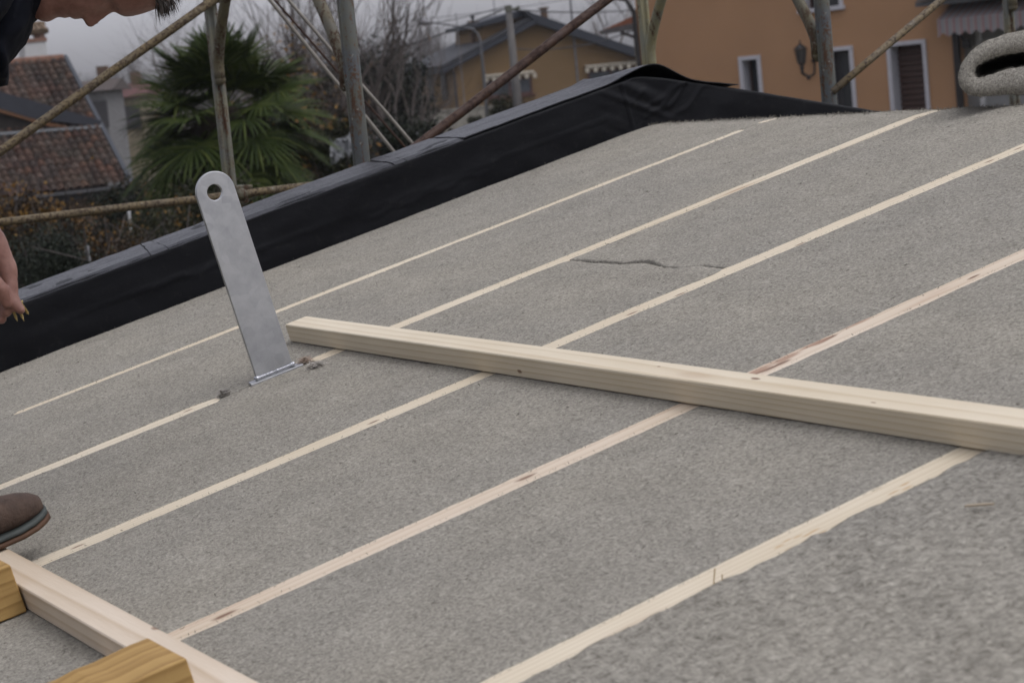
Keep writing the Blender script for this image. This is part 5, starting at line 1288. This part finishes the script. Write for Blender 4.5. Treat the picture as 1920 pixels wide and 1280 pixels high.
for (x, y0, y1, d, r, lb) in ((246, 434, 396, 21, .016, 'short white garden post under the rusty rail'), (168, 505, 462, 16, .016, 'short grey garden post just above the parapet')):
    a, b = at(x, y0, d), at(x, y1, d); m = MB(); m.tube([gnd(a), Vector((a.x, a.y, b.z))], r, 8); m.ball((a.x, a.y, b.z), r, 8, 4); tag(m.build('garden_post', PALE if d > 20 else m_plain('grey_post', (.2, .2, .21), .7)), lb, 'post')

# ---- far woods
def wood(x0, x1, d, h, n, seed, name='far_wood'):
    rr = random.Random(seed); m = MB()
    for k in range(n):
        b = gnd(at(rr.uniform(x0, x1), 200, d * rr.uniform(.85, 1.2))); hh = h * rr.uniform(.65, 1.1); b.z = max(0, gz(b.x, b.y)) - 1
        m.tube([b, b + Vector((rr.gauss(0, .4), rr.gauss(0, .4), hh * .95))], [.16, .03], 3, cap=False)
        for j in range(26):
            z = rr.uniform(.25, .92) * hh; p = b + ZUP * z; L = (hh - z) * rr.uniform(.35, .7) + .5; a = rr.uniform(0, 2 * PI)
            e = p + Vector((math.cos(a) * L * .55, math.sin(a) * L * .55, L * .8)); m.tube([p, e], [.05, .012], 3, cap=False)
            for q in range(5): s = p.lerp(e, rr.uniform(.3, 1)); m.tube([s, s + Vector((rr.gauss(0, .5), rr.gauss(0, .5), rr.uniform(.1, 1.1)))], [.02, .008], 3, cap=False)
    tag(m.build(name, GREYTW, fix=False), 'misty far wood of bare trees along the horizon', 'wood', kind='stuff')
wood(-200, 840, 190, 9.6, 120, 1)
# ================================================================== LIGHT, SKY, CAMERA
EL, AZ = math.radians(65), None
sun_dir = Vector((0.75, 0.66, 0)).normalized() * math.cos(EL) + ZUP * math.sin(EL)
w = bpy.data.worlds.new('World'); SC.world = w; w.use_nodes = True; T = w.node_tree; bg = T.nodes['Background']
sky = T.nodes.new('ShaderNodeTexSky'); sky.sky_type = 'NISHITA'; sky.sun_disc = False
sky.sun_elevation = EL; sky.sun_rotation = math.atan2(sun_dir.x, sun_dir.y); sky.air_density = 1.0; sky.dust_density = 3.0; sky.ozone_density = 1.0
hs = T.nodes.new('ShaderNodeHueSaturation'); hs.inputs['Saturation'].default_value = 0.13; hs.inputs['Value'].default_value = 1.0
tint = T.nodes.new('ShaderNodeMixRGB'); tint.blend_type = 'MULTIPLY'; tint.inputs[0].default_value = 1; tint.inputs[2].default_value = (0.99, 0.985, 1.085, 1)
T.links.new(sky.outputs[0], hs.inputs['Color']); T.links.new(hs.outputs[0], tint.inputs[1]); T.links.new(tint.outputs[0], bg.inputs[0]); bg.inputs[1].default_value = SKY_S
ld = bpy.data.lights.new('Sun', 'SUN'); ld.energy = SUN_E; ld.angle = math.radians(70); ld.color = (1.0, 0.985, 0.90)
lo = bpy.data.objects.new('Sun', ld); COL.objects.link(lo); lo.rotation_euler = (-sun_dir).to_track_quat('-Z', 'Y').to_euler(); lo.location = (0, 0, 60)
cd = bpy.data.cameras.new('Camera'); co = bpy.data.objects.new('Camera', cd); COL.objects.link(co); SC.camera = co
cd.sensor_width = 36; cd.sensor_fit = 'HORIZONTAL'; cd.lens = 36 * F / 1920; cd.clip_start = .05; cd.clip_end = 6000
Rm = Matrix(((RIGHT.x, -DOWN.x, -FWD.x), (RIGHT.y, -DOWN.y, -FWD.y), (RIGHT.z, -DOWN.z, -FWD.z)))
co.matrix_world = Matrix.Translation(CAM) @ Rm.to_4x4()
cd.dof.use_dof = True; cd.dof.focus_distance = 4.1; cd.dof.aperture_fstop = 11.0
SC.view_settings.view_transform = 'Standard'; SC.view_settings.look = 'None'; SC.view_settings.gamma = 1; SC.view_settings.exposure = EXPO
SC.render.engine = 'CYCLES'; SC.cycles.use_denoising = True; SC.cycles.max_bounces = 6; SC.cycles.diffuse_bounces = 3

if HAZE:
    hm = bpy.data.materials.new('haze'); hm.use_nodes = True; ht = hm.node_tree; ht.nodes.clear(); ho = ht.nodes.new('ShaderNodeOutputMaterial'); hv = ht.nodes.new('ShaderNodeVolumePrincipled')
    hv.inputs['Color'].default_value = (.92, .93, .96, 1); hv.inputs['Density'].default_value = HAZE; hv.inputs['Anisotropy'].default_value = 0.2; ht.links.new(hv.outputs[0], ho.inputs['Volume'])
    mb = MB(); mb.bx(-420, 60, -220, 420, -1, 26); tag(mb.build('haze', hm, local=True), kind='stuff', label='thin pale autumn haze over the gardens')
    SC.cycles.volume_bounces = 0; SC.cycles.volume_step_rate = 1
